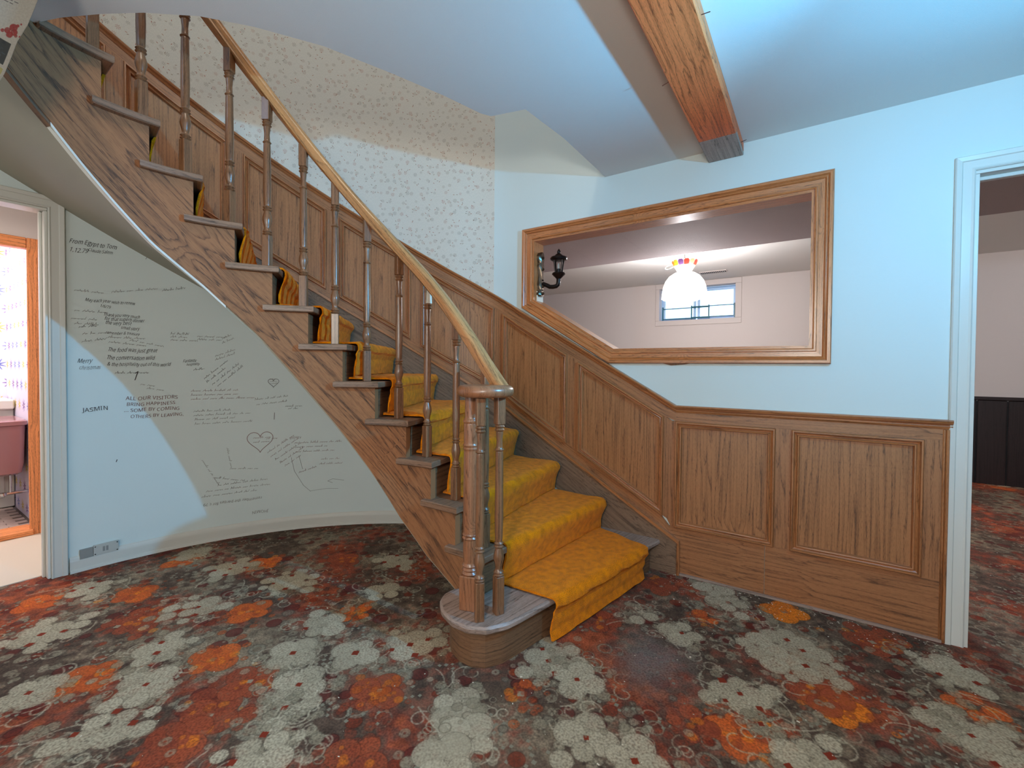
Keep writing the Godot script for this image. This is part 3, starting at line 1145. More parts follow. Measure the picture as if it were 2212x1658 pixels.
	g.box(c + Vector3(-0.16, 0, -0.06), c + Vector3(0.16, 0.008, 0.06), 0.002)
	put("frame", g, M.far_paint, o)
	for i in 14:
		g = geo()
		var x := -0.14 + i * 0.0215
		g.box(c + Vector3(x - 0.005, -0.004, -0.045), c + Vector3(x + 0.005, -0.0005, 0.045))
		put("slat", g, M.black_iron, o)


func _sash(g: Geo, x0: float, x1: float, y0: float, y1: float, z: float) -> void:
	for y in [y0 + 0.016, y1 - 0.016]: g.bar(Vector3(x0, y, z), Vector3(x1, y, z), 0.03, 0.032)
	for x in [x0 + 0.016, x1 - 0.016]: g.bar(Vector3(x, y0 + 0.033, z), Vector3(x, y1 - 0.033, z), 0.032, 0.03, Vector3.BACK)


func _bathroom() -> void:
	var g := geo(false)
	g.box(Vector3(-4.56, -0.1, -0.9), Vector3(-3.551, 0.004, 0.9))
	structure("floor_hall", "bare pale floor of the little passage behind the left doorway", "floor", g, M.hall_floor, 0.0)
	g = geo(false)
	g.box(Vector3(-5.75, -0.1, -0.9), Vector3(-4.56, 0.03, 0.9))
	structure("floor_bath", "grey bed under the bathroom floor tiles", "floor", g, M.grout, 0.0)
	var o := thing("floor_tiles", "small pinkish brick-laid tiles on the bathroom floor beyond the left doorway", "tiles", Vector3.ZERO, "structure")
	var proto: Mesh
	for i in 22:
		for j in 6:
			g = geo(false)
			var x := -5.58 + i * 0.052
			var z := -0.70 + j * 0.104 + (0.052 if i % 2 else 0.0)
			if proto == null:
				g.box(Vector3(-0.0245, 0, -0.0505), Vector3(0.0245, 0.008, 0.0505), 0.002, 2)
				proto = g.mesh(0.0)
			var t := MeshInstance3D.new()
			t.name = "tile"
			t.mesh = proto
			t.material_override = M.tile
			t.position = Vector3(x, 0.030, z + 0.05)
			o.add_child(t, true)
	g = geo(false)
	slab(g, rect(-4.47, 0, -3.575, 2.5), -0.85, -0.735)
	slab(g, rect(-4.47, 0, -3.575, 2.5), 0.75, 0.85)
	structure("wall_hall", "pale side walls of the passage behind the left doorway", "wall", g, M.far_paint, 0.0)
	g = geo(false)
	slab_x(g, rect(-0.85, 0, -0.735, 2.5), -4.60, -4.471)
	slab_x(g, rect(0.1, 0, 0.85, 2.5), -4.60, -4.471)
	slab_x(g, rect(-0.735, 2.02, 0.1, 2.5), -4.60, -4.471)
	structure("wall_bath_front", "wall round the orange wooden bathroom doorway", "wall", g, M.far_paint, 0.0)
	g = geo(false)
	g.box(Vector3(-5.75, 2.4, -0.9), Vector3(-3.575, 2.5, 0.9))
	structure("ceiling_bath", "white ceiling over passage and bathroom", "ceiling", g, M.ceiling_paint, 0.0)
	# bathroom walls carry big printed flowers
	g = geo(false)
	var a := Vector3(-5.63, 0.0, -0.72)
	for q in [[Vector3(-4.60, 0, -0.72), Vector3(-5.63, 0, -0.72), Vector3(0, 0, 1)], [Vector3(-5.63, 0, -0.72), Vector3(-5.63, 0, 0.8), Vector3(1, 0, 0)], [Vector3(-4.6, 0, 0.8), Vector3(-5.63, 0, 0.8), Vector3(0, 0, -1)]]:
		var l: float = (q[1] - q[0]).length()
		var h := Vector3(0, 2.4, 0)
		g.face(q[0], q[1], q[1] + h, q[0] + h, q[2], Vector2(0, 0), Vector2(l / 0.62, 0), Vector2(l / 0.62, -2.4 / 0.62), Vector2(0, -2.4 / 0.62))
		var back: Vector3 = -q[2] * 0.1
		g.face(q[0] + back, q[1] + back, q[1] + back + h, q[0] + back + h, -q[2])
	structure("wall_bath", "bathroom walls papered with big lilac, blue and yellow flowers", "wall", g, M.bath_paper, 0.0)
	o = thing("door_3", "raw orange pine door frame of the bathroom, seen through the left doorway", "door frame", Vector3(-4.47, 0, -0.7), "structure")
	g = geo()
	g.box(Vector3(-4.47, 0, -0.735), Vector3(-4.452, 2.045, -0.668), 0.004, 1)
	put("casing", g, M.pine, o)
	g = geo()
	g.box(Vector3(-4.47, 1.972, -0.667), Vector3(-4.452, 2.045, 0.1), 0.004, 2)
	put("casing", g, M.pine, o)
	g = geo()
	g.box(Vector3(-4.47, 0, 0.1), Vector3(-4.452, 2.045, 0.167), 0.004, 1)
	put("casing", g, M.pine, o)
	g = geo()
	g.box(Vector3(-4.60, 0, -0.735), Vector3(-4.471, 1.985, -0.690), 0.002, 1)
	put("jamb", g, M.pine, o)
	g = geo()
	g.box(Vector3(-4.60, 1.985, -0.735), Vector3(-4.471, 2.02, 0.1), 0.002, 2)
	put("jamb", g, M.pine, o)
	g = geo()
	g.box(Vector3(-4.62, 0.0, -0.69), Vector3(-4.44, 0.045, 0.1), 0.008, 2)
	put("threshold", g, M.pine, o)

	o = thing("added_passage_lamp", "added flat ceiling lamp, unseen in the passage behind the left doorway", "lamp", Vector3(-3.95, 2.4, 0.35))  # unseen lamp, added to brighten the passage
	g = geo()
	g.box(Vector3(-4.1, 2.345, 0.2), Vector3(-3.8, 2.399, 0.5), 0.01)
	put("diffuser", g, M.warm_glow, o)
	o = thing("bathroom_lamp", "flat square ceiling lamp in the bathroom", "lamp", Vector3(-5.05, 2.4, -0.1))
	g = geo()
	g.box(Vector3(-5.3, 2.345, -0.35), Vector3(-4.8, 2.399, 0.15), 0.01)
	put("diffuser", g, M.warm_glow, o)

	# mauve toilet against the right-hand wall
	o = thing("toilet", "mauve ceramic toilet behind the orange door frame", "toilet", Vector3(-5.0, 0.04, -0.58))
	g = geo(false)
	var rings := []
	for q in [[0.37, 0.16, 0.07], [0.39, 0.205, 0.085], [0.46, 0.225, 0.092], [0.735, 0.235, 0.098]]:
		rings.append(_rounded(Vector3(-4.99, q[0], -0.602), q[1], q[2], 0.03))
	g.loft(rings)
	put("tank", g, M.mauve_china, o)
	g = geo(false)
	rings = []
	for q in [[0.736, 0.24, 0.102], [0.742, 0.248, 0.108], [0.768, 0.248, 0.108], [0.776, 0.236, 0.098]]:
		rings.append(_rounded(Vector3(-4.99, q[0], -0.602), q[1], q[2], 0.03))
	g.loft(rings)
	put("tank_lid", g, M.mauve_china, o)
	g = geo(false)
	rings = []
	for q in [[0.04, 0.12, 0.22, -0.28], [0.10, 0.10, 0.19, -0.30], [0.25, 0.14, 0.22, -0.28], [0.37, 0.19, 0.26, -0.26], [0.39, 0.185, 0.255, -0.26]]:
		var r := PackedVector3Array()
		for i in 24:
			var t := TAU * i / 24
			r.append(Vector3(-4.99 + cos(t) * q[1], q[0], q[3] + sin(t) * q[2]))
		rings.append(r)
	g.loft(rings)
	put("bowl", g, M.mauve_china, o)
	g = geo()
	g.tube([Vector3(-4.83, 0.372, -0.63), Vector3(-4.83, 0.27, -0.63), Vector3(-4.83, 0.235, -0.63)], 0.007, 8)
	g.tube([Vector3(-4.83, 0.24, -0.719), Vector3(-4.83, 0.24, -0.60)], 0.011, 10)
	g.lathe([[0.0, -0.012], [0.022, -0.01], [0.022, 0.01], [0.0, 0.012]], Vector3(-4.83, 0.24, -0.592), 12)
	put("supply_valve", g, M.chrome, o)

	o = thing("vanity", "low white cabinet with a pale top in the far corner of the bathroom", "cabinet", Vector3(-5.35, 0.04, -0.5))
	g = geo()
	g.box(Vector3(-5.62, 0.04, -0.715), Vector3(-5.30, 0.82, -0.15), 0.006)
	put("body", g, M.white_trim, o)
	g = geo()
	g.box(Vector3(-5.625, 0.821, -0.715), Vector3(-5.255, 0.90, -0.10), 0.01)
	put("top", g, M.white_trim, o)
	g = geo()
	g.box(Vector3(-5.299, 0.12, -0.66), Vector3(-5.284, 0.70, -0.20), 0.005)
	put("door", g, M.white_trim, o)


func _rounded(c: Vector3, hx: float, hz: float, r: float) -> PackedVector3Array:
	var out := PackedVector3Array()
	for k in 4:
		var q := Vector2([1, -1, -1, 1][k], [1, 1, -1, -1][k])
		for i in 5:
			var a := PI * 0.5 * k + PI * 0.5 * i / 4
			out.append(c + Vector3(q.x * (hx - r) + cos(a) * r, 0, q.y * (hz - r) + sin(a) * r))
	return out


# ---------- panelling, casings, beam ----------
# a moulding laid along the edges of a polygon, mitred at its corners; «to» turns (point, height) into space
func molding(g: Geo, poly: Array, profile: Array, to: Callable, closed := true, sign_in := 1.0, step := 0.08) -> void:
	var n := poly.size()
	var area := 0.0
	for i in n: area += poly[i].cross(poly[(i + 1) % n])
	var sg := (1.0 if area > 0 else -1.0) * sign_in
	var off := []
	for i in n:
		var a: Vector2 = (poly[i] - poly[(i + n - 1) % n]).normalized()
		var b: Vector2 = (poly[(i + 1) % n] - poly[i]).normalized()
		if not closed and i == 0: a = b
		if not closed and i == n - 1: b = a
		var na := Vector2(-a.y, a.x) * sg
		var nb := Vector2(-b.y, b.x) * sg
		off.append((na + nb) / (1.0 + na.dot(nb)))
	for i in (n if closed else n - 1):
		var j := (i + 1) % n
		var k := maxi(1, int(ceil(poly[i].distance_to(poly[j]) / step)))
		var rings := []
		for q in k + 1:
			var r := PackedVector3Array()
			for p in profile:
				var e: Vector2 = (poly[i] + off[i] * p[0]).lerp(poly[j] + off[j] * p[0], float(q) / k)
				r.append(to.call(e, p[1]))
			rings.append(r)
		g.ou = rng.randf()
		g.ov = rng.randf()
		g.loft(rings)


func _wainscot() -> void:
	var o := thing("trim_1", "oak wainscot of framed panels climbing the wall with the stair and running on to the doorway", "wainscot", Vector3.ZERO, "structure")
	var panels := [[-1.866, -1.369], [-1.299, -0.801], [-0.735, -0.183], [-0.103, 0.424], [0.497, 1.04], [1.124, 1.65], [1.743, 2.274], [2.371, 2.9], [2.98, 3.5]]
	var prof := [[0.0, 0.006], [0.0, 0.026], [0.004, 0.033], [0.010, 0.033], [0.013, 0.020], [0.019, 0.016], [0.024, 0.018], [0.027, 0.026], [0.032, 0.025], [0.036, 0.010], [0.036, 0.006]]
	for p in panels:
		var g := geo()
		strip(g, p[0] + 0.004, p[1] - 0.004, panel_bottom, panel_top, 0.001, 0.008, 1)
		put("panel", g, M.oak_panel, o)
		g = geo()
		var a: float = p[0]
		var b: float = p[1]
		molding(g, [Vector2(a, panel_bottom(a)), Vector2(b, panel_bottom(b)), Vector2(b, panel_top(b)), Vector2(a, panel_top(a))], prof, func(e: Vector2, h: float) -> Vector3: return W(e.x, e.y, h))
		put("panel_molding", g, M.oak_molding, o, 30.0)
	var edges := [-1.948]
	for p in panels: edges.append(p[0]); edges.append(p[1])
	edges.append(3.56)
	for i in range(0, edges.size(), 2):
		var g := geo()
		strip(g, edges[i], edges[i + 1], panel_bottom, panel_top, 0.001, 0.013, 1, 0.03)
		put("stile", g, M.oak_panel_dark, o)
	var g := geo()
	strip(g, -1.948, -0.803, panel_top, func(_s: float) -> float: return 0.956, 0.001, 0.013)
	put("top_rail", g, M.oak_panel_dark, o)
	g = geo()
	strip(g, -0.803, 3.56, panel_top, func(s: float) -> float: return cap_y(s) - 0.012, 0.001, 0.013)
	put("top_rail", g, M.oak_panel_dark, o)
	g = geo()
	strip(g, -1.948, -1.26, 0.012, panel_bottom, 0.001, 0.013)
	put("bottom_rail", g, M.oak_panel_dark, o)
	g = geo()
	strip(g, -1.258, -0.77, 0.012, panel_bottom, 0.001, 0.013)
	put("bottom_rail", g, M.oak_panel_dark, o)
	g = geo()
	strip(g, -0.77, 3.56, func(s: float) -> float: return maxf(0.0, skirt_top(s) - 0.03), panel_bottom, 0.001, 0.013)
	put("bottom_rail", g, M.oak_panel_dark, o)
	# the cap, with its small overhang
	var cap := [[0.0, 0.0], [0.016, 0.0], [0.022, 0.010], [0.018, 0.016], [0.030, 0.024], [0.034, 0.034], [0.030, 0.040], [0.0, 0.040]]
	for q in [[-1.956, -0.803], [-0.803, 3.56]]:
		g = geo()
		var rings := []
		var n := maxi(1, int((q[1] - q[0]) / 0.06))
		for i in n + 1:
			var s := lerpf(q[0], q[1], float(i) / n)
			var r := PackedVector3Array()
			for p in cap: r.append(W(s, cap_y(s) - 0.032 + p[1], p[0] + 0.001))
			rings.append(r)
		g.loft(rings)
		put("cap_molding", g, M.oak_molding, o, 30.0)
	g = geo()
	for q in [[0.0, 0.012, 0.024], [0.012, 0.022, 0.018]]:
		var x := CXC + 1.948
		g.box(Vector3(x - q[1], 0.0, ZW + 0.001), Vector3(x - q[0], 0.935, ZW + q[2]), 0.003, 1)
	put("end_molding", g, M.oak_molding, o)
	g = geo()
	strip(g, -1.936, -0.83, 0.0, 0.012, 0.001, 0.024)
	put("shoe_molding", g, M.dusty_tread, o)


func _pass_through() -> void:
	var o := thing("trim_2", "oak casing round the five-sided opening into the next room", "opening frame", Vector3.ZERO, "structure")
	var poly := []
	for p in HOLE: poly.append(Vector2(p[0], p[1]))
	var prof := [[0.0, 0.001], [0.0, 0.014], [0.006, 0.018], [0.014, 0.018], [0.017, 0.012], [0.040, 0.013], [0.046, 0.022], [0.053, 0.019], [0.060, 0.028], [0.072, 0.028], [0.077, 0.020], [0.077, 0.001]]
	for i in 5:
		var one := geo()
		var a: Vector2 = poly[i]
		var b: Vector2 = poly[(i + 1) % 5]
		var prev: Vector2 = (a - poly[(i + 4) % 5]).normalized()
		var nxt: Vector2 = (poly[(i + 2) % 5] - b).normalized()
		var d := (b - a).normalized()
		var area := 0.0
		for k in 5: area += poly[k].cross(poly[(k + 1) % 5])
		var sg := -1.0 if area > 0 else 1.0
		var n0 := Vector2(-prev.y, prev.x) * sg
		var n1 := Vector2(-d.y, d.x) * sg
		var n2 := Vector2(-nxt.y, nxt.x) * sg
		var oa := (n0 + n1) / (1.0 + n0.dot(n1))
		var ob := (n1 + n2) / (1.0 + n1.dot(n2))
		var r0 := PackedVector3Array()
		var r1 := PackedVector3Array()
		for p in prof:
			var e: Vector2 = a + oa * p[0]
			var f: Vector2 = b + ob * p[0]
			r0.append(Vector3(e.x, e.y, ZW + p[1])); r1.append(Vector3(f.x, f.y, ZW + p[1]))
		one.loft([r0, r1])
		put("casing", one, M.oak_frame, o, 25.0)
		one = geo()
		var ia := a - oa * 0.014
		var ib := b - ob * 0.014
		var z0 := ZW - 0.124
		var z1 := ZW + 0.006
		r0 = PackedVector3Array([Vector3(a.x, a.y, z0), Vector3(a.x, a.y, z1), Vector3(ia.x, ia.y, z1), Vector3(ia.x, ia.y, z0)])
		r1 = PackedVector3Array([Vector3(b.x, b.y, z0), Vector3(b.x, b.y, z1), Vector3(ib.x, ib.y, z1), Vector3(ib.x, ib.y, z0)])
		one.loft([r0, r1])
		put("jamb", one, M.oak_frame, o, 0.0)
	var g := geo()
	g.box(Vector3(-1.621, 1.655, ZW - 0.115), Vector3(-1.612, 1.725, ZW - 0.035), 0.001)
	tag(put("bare_patch", g, M.broken_wood, o), "pale unvarnished patch")
	g = geo()
	g.loft([PackedVector3Array([Vector3(-0.74, 1.221, ZW + 0.001), Vector3(-0.56, 1.221, ZW + 0.001), Vector3(-0.60, 1.213, ZW + 0.001), Vector3(-0.68, 1.206, ZW + 0.001)]), PackedVector3Array([Vector3(-0.74, 1.221, ZW + 0.006), Vector3(-0.56, 1.221, ZW + 0.006), Vector3(-0.60, 1.213, ZW + 0.006), Vector3(-0.68, 1.206, ZW + 0.006)])])
	tag(put("torn_strip", g, M.oak_riser, o), "torn dark strip under the sill")


func _casing(o: Node3D, inner: Array, width: float, to: Callable, m: Material) -> void:
	var prof := [[0.0, 0.001], [0.0, 0.012], [0.005, 0.016], [0.012, 0.013], [width * 0.62, 0.014], [width * 0.68, 0.019], [width - 0.004, 0.022], [width, 0.017], [width, 0.001]]
	var n := inner.size()
	for i in n - 1:
		var a: Vector2 = inner[i]
		var b: Vector2 = inner[i + 1]
		var d := (b - a).normalized()
		var n1 := Vector2(-d.y, d.x)
		var oa := n1
		var ob := n1
		if i > 0:
			var p := (a - inner[i - 1] as Vector2).normalized()
			var n0 := Vector2(-p.y, p.x)
			oa = (n0 + n1) / (1.0 + n0.dot(n1))
		if i < n - 2:
			var p := (inner[i + 2] - b as Vector2).normalized()
			var n2 := Vector2(-p.y, p.x)
			ob = (n1 + n2) / (1.0 + n1.dot(n2))
		var r0 := PackedVector3Array()
		var r1 := PackedVector3Array()
		for q in prof:
			var e: Vector2 = a + oa * q[0]
			var f: Vector2 = b + ob * q[0]
			r0.append(to.call(e, q[1])); r1.append(to.call(f, q[1]))
		var g := geo()
		g.loft([r0, r1])
		put("casing", g, m, o, 25.0)


func _doors() -> void:
	var o := thing("door_1", "white casing of the right doorway beside the end of the wainscot", "door frame", Vector3(0.97, 0, ZW), "structure")
	var wall := func(e: Vector2, h: float) -> Vector3: return Vector3(e.x, e.y, ZW + h)
	_casing(o, [Vector2(DOOR_R[0], 0), Vector2(DOOR_R[0], DOOR_R[2]), Vector2(DOOR_R[1], DOOR_R[2]), Vector2(DOOR_R[1], 0)], 0.064, wall, M.white_trim)
	for q in [[DOOR_R[0], DOOR_R[0] + 0.014], [DOOR_R[1] - 0.014, DOOR_R[1]]]:
		var g := geo()
		g.box(Vector3(q[0], 0, ZW - 0.125), Vector3(q[1], DOOR_R[2] - 0.015, ZW + 0.004), 0.001, 1)
		put("jamb", g, M.white_trim, o)
	var g := geo()
	g.box(Vector3(DOOR_R[0], DOOR_R[2] - 0.014, ZW - 0.125), Vector3(DOOR_R[1], DOOR_R[2], ZW + 0.004), 0.001, 0)
	put("jamb", g, M.white_trim, o)
	g = geo()
	g.box(Vector3(DOOR_R[0] + 0.014, DOOR_R[2] - 0.030, ZW - 0.075), Vector3(DOOR_R[1] - 0.014, DOOR_R[2] - 0.0145, ZW - 0.045), 0.002, 0)
	put("door_stop", g, M.white_trim, o)

	o = thing("door_2", "white casing of the left doorway at the end of the curved wall", "door frame", Vector3(-3.473, 0, -0.19), "structure")
	var side := func(e: Vector2, h: float) -> Vector3: return Vector3(-3.473 + h, e.y, e.x)
	_casing(o, [Vector2(DOOR_L[0], 0), Vector2(DOOR_L[0], DOOR_L[2]), Vector2(DOOR_L[1], DOOR_L[2]), Vector2(DOOR_L[1], 0)], 0.066, side, M.old_trim)
	for q in [[DOOR_L[0], DOOR_L[0] + 0.014], [DOOR_L[1] - 0.014, DOOR_L[1]]]:
		g = geo()
		g.box(Vector3(-3.58, 0, q[0]), Vector3(-3.469, DOOR_L[2] - 0.015, q[1]), 0.003, 1)
		put("jamb", g, M.white_trim, o)
	g = geo()
	g.box(Vector3(-3.58, DOOR_L[2] - 0.014, DOOR_L[0]), Vector3(-3.469, DOOR_L[2], DOOR_L[1]), 0.003, 2)
	put("jamb", g, M.white_trim, o)
	g = geo()
	g.box(Vector3(-3.545, 0, DOOR_L[0] + 0.014), Vector3(-3.515, DOOR_L[2] - 0.015, DOOR_L[0] + 0.026), 0.003, 1)
	put("door_stop", g, M.white_trim, o)


func _beam() -> void:
	var o := thing("ceiling_beam", "reddish wooden box beam running along the ceiling to the back wall", "beam", Vector3(-0.407, HC, 0), "structure")
	var x0 := -0.494
	var x1 := -0.321
	var g := geo()
	g.box(Vector3(x0, 2.328, -2.40), Vector3(x1, 2.346, 2.99), 0.004, 2)
	put("bottom_board", g, M.beam_wood, o)
	g = geo()
	g.box(Vector3(x0, 2.328, ZW + 0.001), Vector3(x1, 2.346, -2.4005), 0.003, 2)
	var e := put("bottom_board", g, M.dusty_tread, o)
	tag(e, "greyer bare end by the wall")
	for x in [x0, x1 - 0.018]:
		g = geo()
		g.box(Vector3(x, 2.3465, ZW + 0.001), Vector3(x + 0.018, HC - 0.0005, 2.99), 0.003, 2)
		put("side_board", g, M.beam_wood, o)
	for q in [[Vector3(x0 + 0.002, 2.338, -1.84), Vector3(-1, -0.35, 0.1)], [Vector3(x1 - 0.002, 2.352, -1.57), Vector3(1, 0.15, -0.3)], [Vector3(x1 - 0.002, 2.352, -2.56), Vector3(1, 0.05, 0.4)]]:
		g = geo()
		g.tube([q[0], q[0] + q[1].normalized() * 0.03], 0.0014, 6)
		put("nail", g, M.nail, o)


# ---------- the staircase ----------
func nosing_in(n: int) -> Vector3:
	return I(TI[n], RI, n * RISE)


func tread_outline(n: int) -> PackedVector2Array:
	var out := PackedVector2Array()
	var back: float = TI[n + 1] + 4.6
	for i in 9:
		var p := I(lerpf(TI[n], back, i / 8.0), RI)
		out.append(Vector2(p.x, p.z))
	for i in 7:
		var p := W(lerpf(so(n + 1) + 0.03, so(n), i / 6.0), 0, 0.02)
		out.append(Vector2(p.x, p.z))
	return out


func _bull() -> PackedVector2Array:
	var c := Curve3D.new()
	var pts := [Vector2(-0.955, -1.49), Vector2(-0.972, -1.425), Vector2(-1.02, -1.349), Vector2(-1.09, -1.314), Vector2(-1.17, -1.315), Vector2(-1.25, -1.347), Vector2(-1.312, -1.40), Vector2(-1.338, -1.455), Vector2(-1.33, -1.515), Vector2(-1.315, -1.53)]
	for i in pts.size():
		var a: Vector2 = pts[maxi(i - 1, 0)]
		var b: Vector2 = pts[mini(i + 1, pts.size() - 1)]
		var t := (b - a) / 6.0
		c.add_point(Vector3(pts[i].x, 0, pts[i].y), Vector3(-t.x, 0, -t.y), Vector3(t.x, 0, t.y))
	var out := PackedVector2Array([Vector2(-0.722, -2.645)])
	var l := c.get_baked_length()
	for i in 33:
		var p := c.sample_baked(l * i / 32.0)
		out.append(Vector2(p.x, p.z))
	out.append(Vector2(-1.26, -1.60))
	out.append(Vector2(-1.19, -1.62))
	out.append(Vector2(-1.10, -2.645))
	return out


func baluster(o: Node3D, at: Vector3, top: float, turn: float, broken := false) -> MeshInstance3D:
	var g := geo()
	var hw := 0.0182
	var l := top - at.y
	var f := Vector3(cos(turn), 0, sin(turn))
	g.bar(at, at + Vector3(0, 0.155, 0), hw * 2, hw * 2, f, 0.0025)
	var k := l - 0.80
	var t := [[0.010, 0.1545], [0.013, 0.155], [0.0186, 0.161], [0.0125, 0.167], [0.0180, 0.173], [0.0128, 0.181], [0.0112, 0.189], [0.0130, 0.200], [0.0186, 0.226], [0.0178, 0.243], [0.0128, 0.265], [0.0120, 0.271], [0.0176, 0.277], [0.0116, 0.283], [0.0172, 0.290], [0.0122, 0.297], [0.0136, 0.308], [0.0154, 0.40], [0.0134, 0.575 + k], [0.0124, 0.580 + k], [0.0166, 0.586 + k], [0.0124, 0.592 + k], [0.0114, 0.598 + k], [0.0104, 0.624 + k], [0.0130, 0.654 + k], [0.0126, 0.660 + k], [0.0182, 0.667 + k], [0.0126, 0.674 + k], [0.0182, 0.681 + k], [0.0140, 0.688 + k], [0.010, 0.6895 + k]]
	for q in t: q[0] *= 1.16
	g.lathe(t, at, 16)
	if not broken:
		g.bar(at + Vector3(0, 0.689 + k, 0), Vector3(at.x, top, at.z), hw * 2, hw * 2, f, 0.0025)
	var m := put("baluster", g, M.oak_turned, o, 35.0)
	if broken:
		tag(m, "baluster with a broken-off top showing pale wood")
		var h := Geo.new()
		var side := Vector3(-f.z, 0, f.x)
		var b := at + Vector3(0, 0.689 + k, 0) + f * 0.004
		h.loft([PackedVector3Array([b + f * 0.013 - side * 0.014, b + f * 0.013 + side * 0.014, b + side * 0.012, b - side * 0.012]), PackedVector3Array([b + f * 0.013 - side * 0.010 + Vector3(0, 0.055, 0), b + f * 0.013 + side * 0.014 + Vector3(0, 0.085, 0), b + f * 0.006 + side * 0.012 + Vector3(0, 0.085, 0), b + f * 0.006 - side * 0.008 + Vector3(0, 0.055, 0)])])
		put("split_end", h, M.broken_wood, m, 0.0)
	return m


func _stairs() -> void:
	var o := thing("staircase", "curved oak staircase with turned balusters rising to the left round the wall", "staircase", Vector3(-1.135, 0, -1.5))
	# treads and risers
	var g := geo()
	g.prism(_bull(), RISE - 0.032, RISE, 0.009, 2.0, 0.8333, 0, Vector2(0.15, -1).normalized())
	tag(put("tread", g, M.dusty_tread, o, 30.0), "wide first step with a rounded end")
	g = geo()
	var base := Geo.inset(_bull(), 0.042)
	g.prism(base, 0.0, RISE - 0.033, 0.001, 2.0, 0.8333, 0)
	put("riser", g, M.oak_riser, o, 30.0)
	for n in range(2, 14):
		g = geo()
		var q := I(TI[n], RI)
		var w := W(so(n), 0, 0.0)
		g.prism(tread_outline(n), n * RISE - 0.030, n * RISE, 0.004, 2.0, 0.8333, 0, Vector2(w.x - q.x, w.z - q.z).normalized())
		put("tread", g, M.oak_tread, o, 30.0)
	for n in range(2, 15):
		g = geo()
		var a := I(riser_at(n) + 0.6, RS + 0.004)
		var b := W(so(n) + 0.045, 0, 0.02)
		var y0 := (n - 1) * RISE
		var y1 := n * RISE - 0.031
		g.bar(Vector3(a.x, (y0 + y1) * 0.5, a.z), Vector3(b.x, (y0 + y1) * 0.5, b.z), 0.018, y1 - y0, Vector3.UP, 0.001)
		put("riser", g, M.oak_riser, o)
	# the open stringer: sawtooth above, a smooth curve below
	for part in [[-12.5, 12.0], [12.0, 118.0]]:
		g = geo()
		var cuts := [part[0]]
		var d := ceilf(part[0] / 1.5) * 1.5
		while d < part[1]:
			if d > part[0] + 0.01: cuts.append(d)
			d += 1.5
		for n in range(2, 15):
			if riser_at(n) > part[0] and riser_at(n) < part[1]: cuts.append(riser_at(n))
		cuts.append(part[1])
		cuts.sort()
		for i in cuts.size() - 1:
			var a0: float = cuts[i]
			var a1: float = cuts[i + 1]
			var mid := (a0 + a1) * 0.5
			var step := 1
			for n in range(2, 15):
				if mid > riser_at(n): step = n
			var top := step * RISE - 0.0305 if step > 1 else RISE - 0.033
			if mid < riser_at(2): top = RISE - 0.033
			var l0 := low_edge(a0)
			var l1 := low_edge(a1)
			if step == 14: top = 2.56
			var ri := RS
			var ro := RS + 0.034
			var f := [I(a0, ri, minf(l0, top)), I(a0, ri, top), I(a1, ri, top), I(a1, ri, minf(l1, top))]
			var k := [I(a0, ro, minf(l0, top)), I(a0, ro, top), I(a1, ro, top), I(a1, ro, minf(l1, top))]
			var out: Vector3 = I(mid, 0.5) - I(mid, 1.0)
			var us := []
			for p in [[a0, minf(l0, top)], [a0, top], [a1, top], [a1, minf(l1, top)]]:
				var s := deg_to_rad(p[0]) * RS
				var cs := cos(0.80)
				var sn := sin(0.80)
				us.append(Vector2((-s * sn + p[1] * cs) * 0.95, (s * cs + p[1] * sn) * 0.42))
			g.face(f[0], f[1], f[2], f[3], out, us[0], us[1], us[2], us[3])
			g.face(k[0], k[1], k[2], k[3], -out, us[0], us[1], us[2], us[3])
			g.face(f[0], f[3], k[3], k[0], Vector3.DOWN, us[0], us[3], us[3] + Vector2(0.07, 0), us[0] + Vector2(0.07, 0))
			g.face(f[1], f[2], k[2], k[1], Vector3.UP, us[1], us[2], us[2] + Vector2(0.07, 0), us[1] + Vector2(0.07, 0))
			# the plumb cut at each riser
			for n in range(2, 15):
				if absf(a1 - riser_at(n)) < 0.001:
					var y2 := minf(n * RISE - 0.0305, 2.56)
					var along := I(a0, ri) - I(a1, ri)
					g.face(I(a1, ri, top), I(a1, ri, y2), I(a1, ro, y2), I(a1, ro, top), along)
		var e := put("stringer", g, M.oak_stringer, o, 25.0)
		if part[0] < 0: tag(e, "lower piece of the stringer, joined on beside the newel")
	# plaster soffit from the stringer out to the wall
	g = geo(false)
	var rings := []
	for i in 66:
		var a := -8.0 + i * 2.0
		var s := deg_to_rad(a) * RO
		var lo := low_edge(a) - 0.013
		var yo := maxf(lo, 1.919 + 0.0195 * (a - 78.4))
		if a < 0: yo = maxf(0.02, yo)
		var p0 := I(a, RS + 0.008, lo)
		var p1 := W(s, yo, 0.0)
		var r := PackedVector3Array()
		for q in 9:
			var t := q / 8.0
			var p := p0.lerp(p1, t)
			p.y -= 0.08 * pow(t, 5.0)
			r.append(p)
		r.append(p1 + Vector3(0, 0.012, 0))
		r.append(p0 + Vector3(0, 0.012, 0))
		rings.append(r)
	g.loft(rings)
	put("soffit", g, M.grey_plaster, o, 50.0)
	for q in [[68.0, 105.0, 0.0125, "lath"], [105.0, 118.0, 0.016, "lath"]]:  # edge strip: white lower down, dark brown higher up
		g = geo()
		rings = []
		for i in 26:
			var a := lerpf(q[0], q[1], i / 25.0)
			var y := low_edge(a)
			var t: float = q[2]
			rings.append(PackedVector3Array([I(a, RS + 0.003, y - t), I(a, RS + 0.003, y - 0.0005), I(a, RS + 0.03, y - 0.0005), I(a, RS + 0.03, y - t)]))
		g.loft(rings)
		if q[0] < 100: tag(put("soffit_edge", g, M.white_trim, o), "white edge strip under the stringer")
		else: tag(put("soffit_edge", g, M.oak_riser, o), "dark edge strip under the stringer")
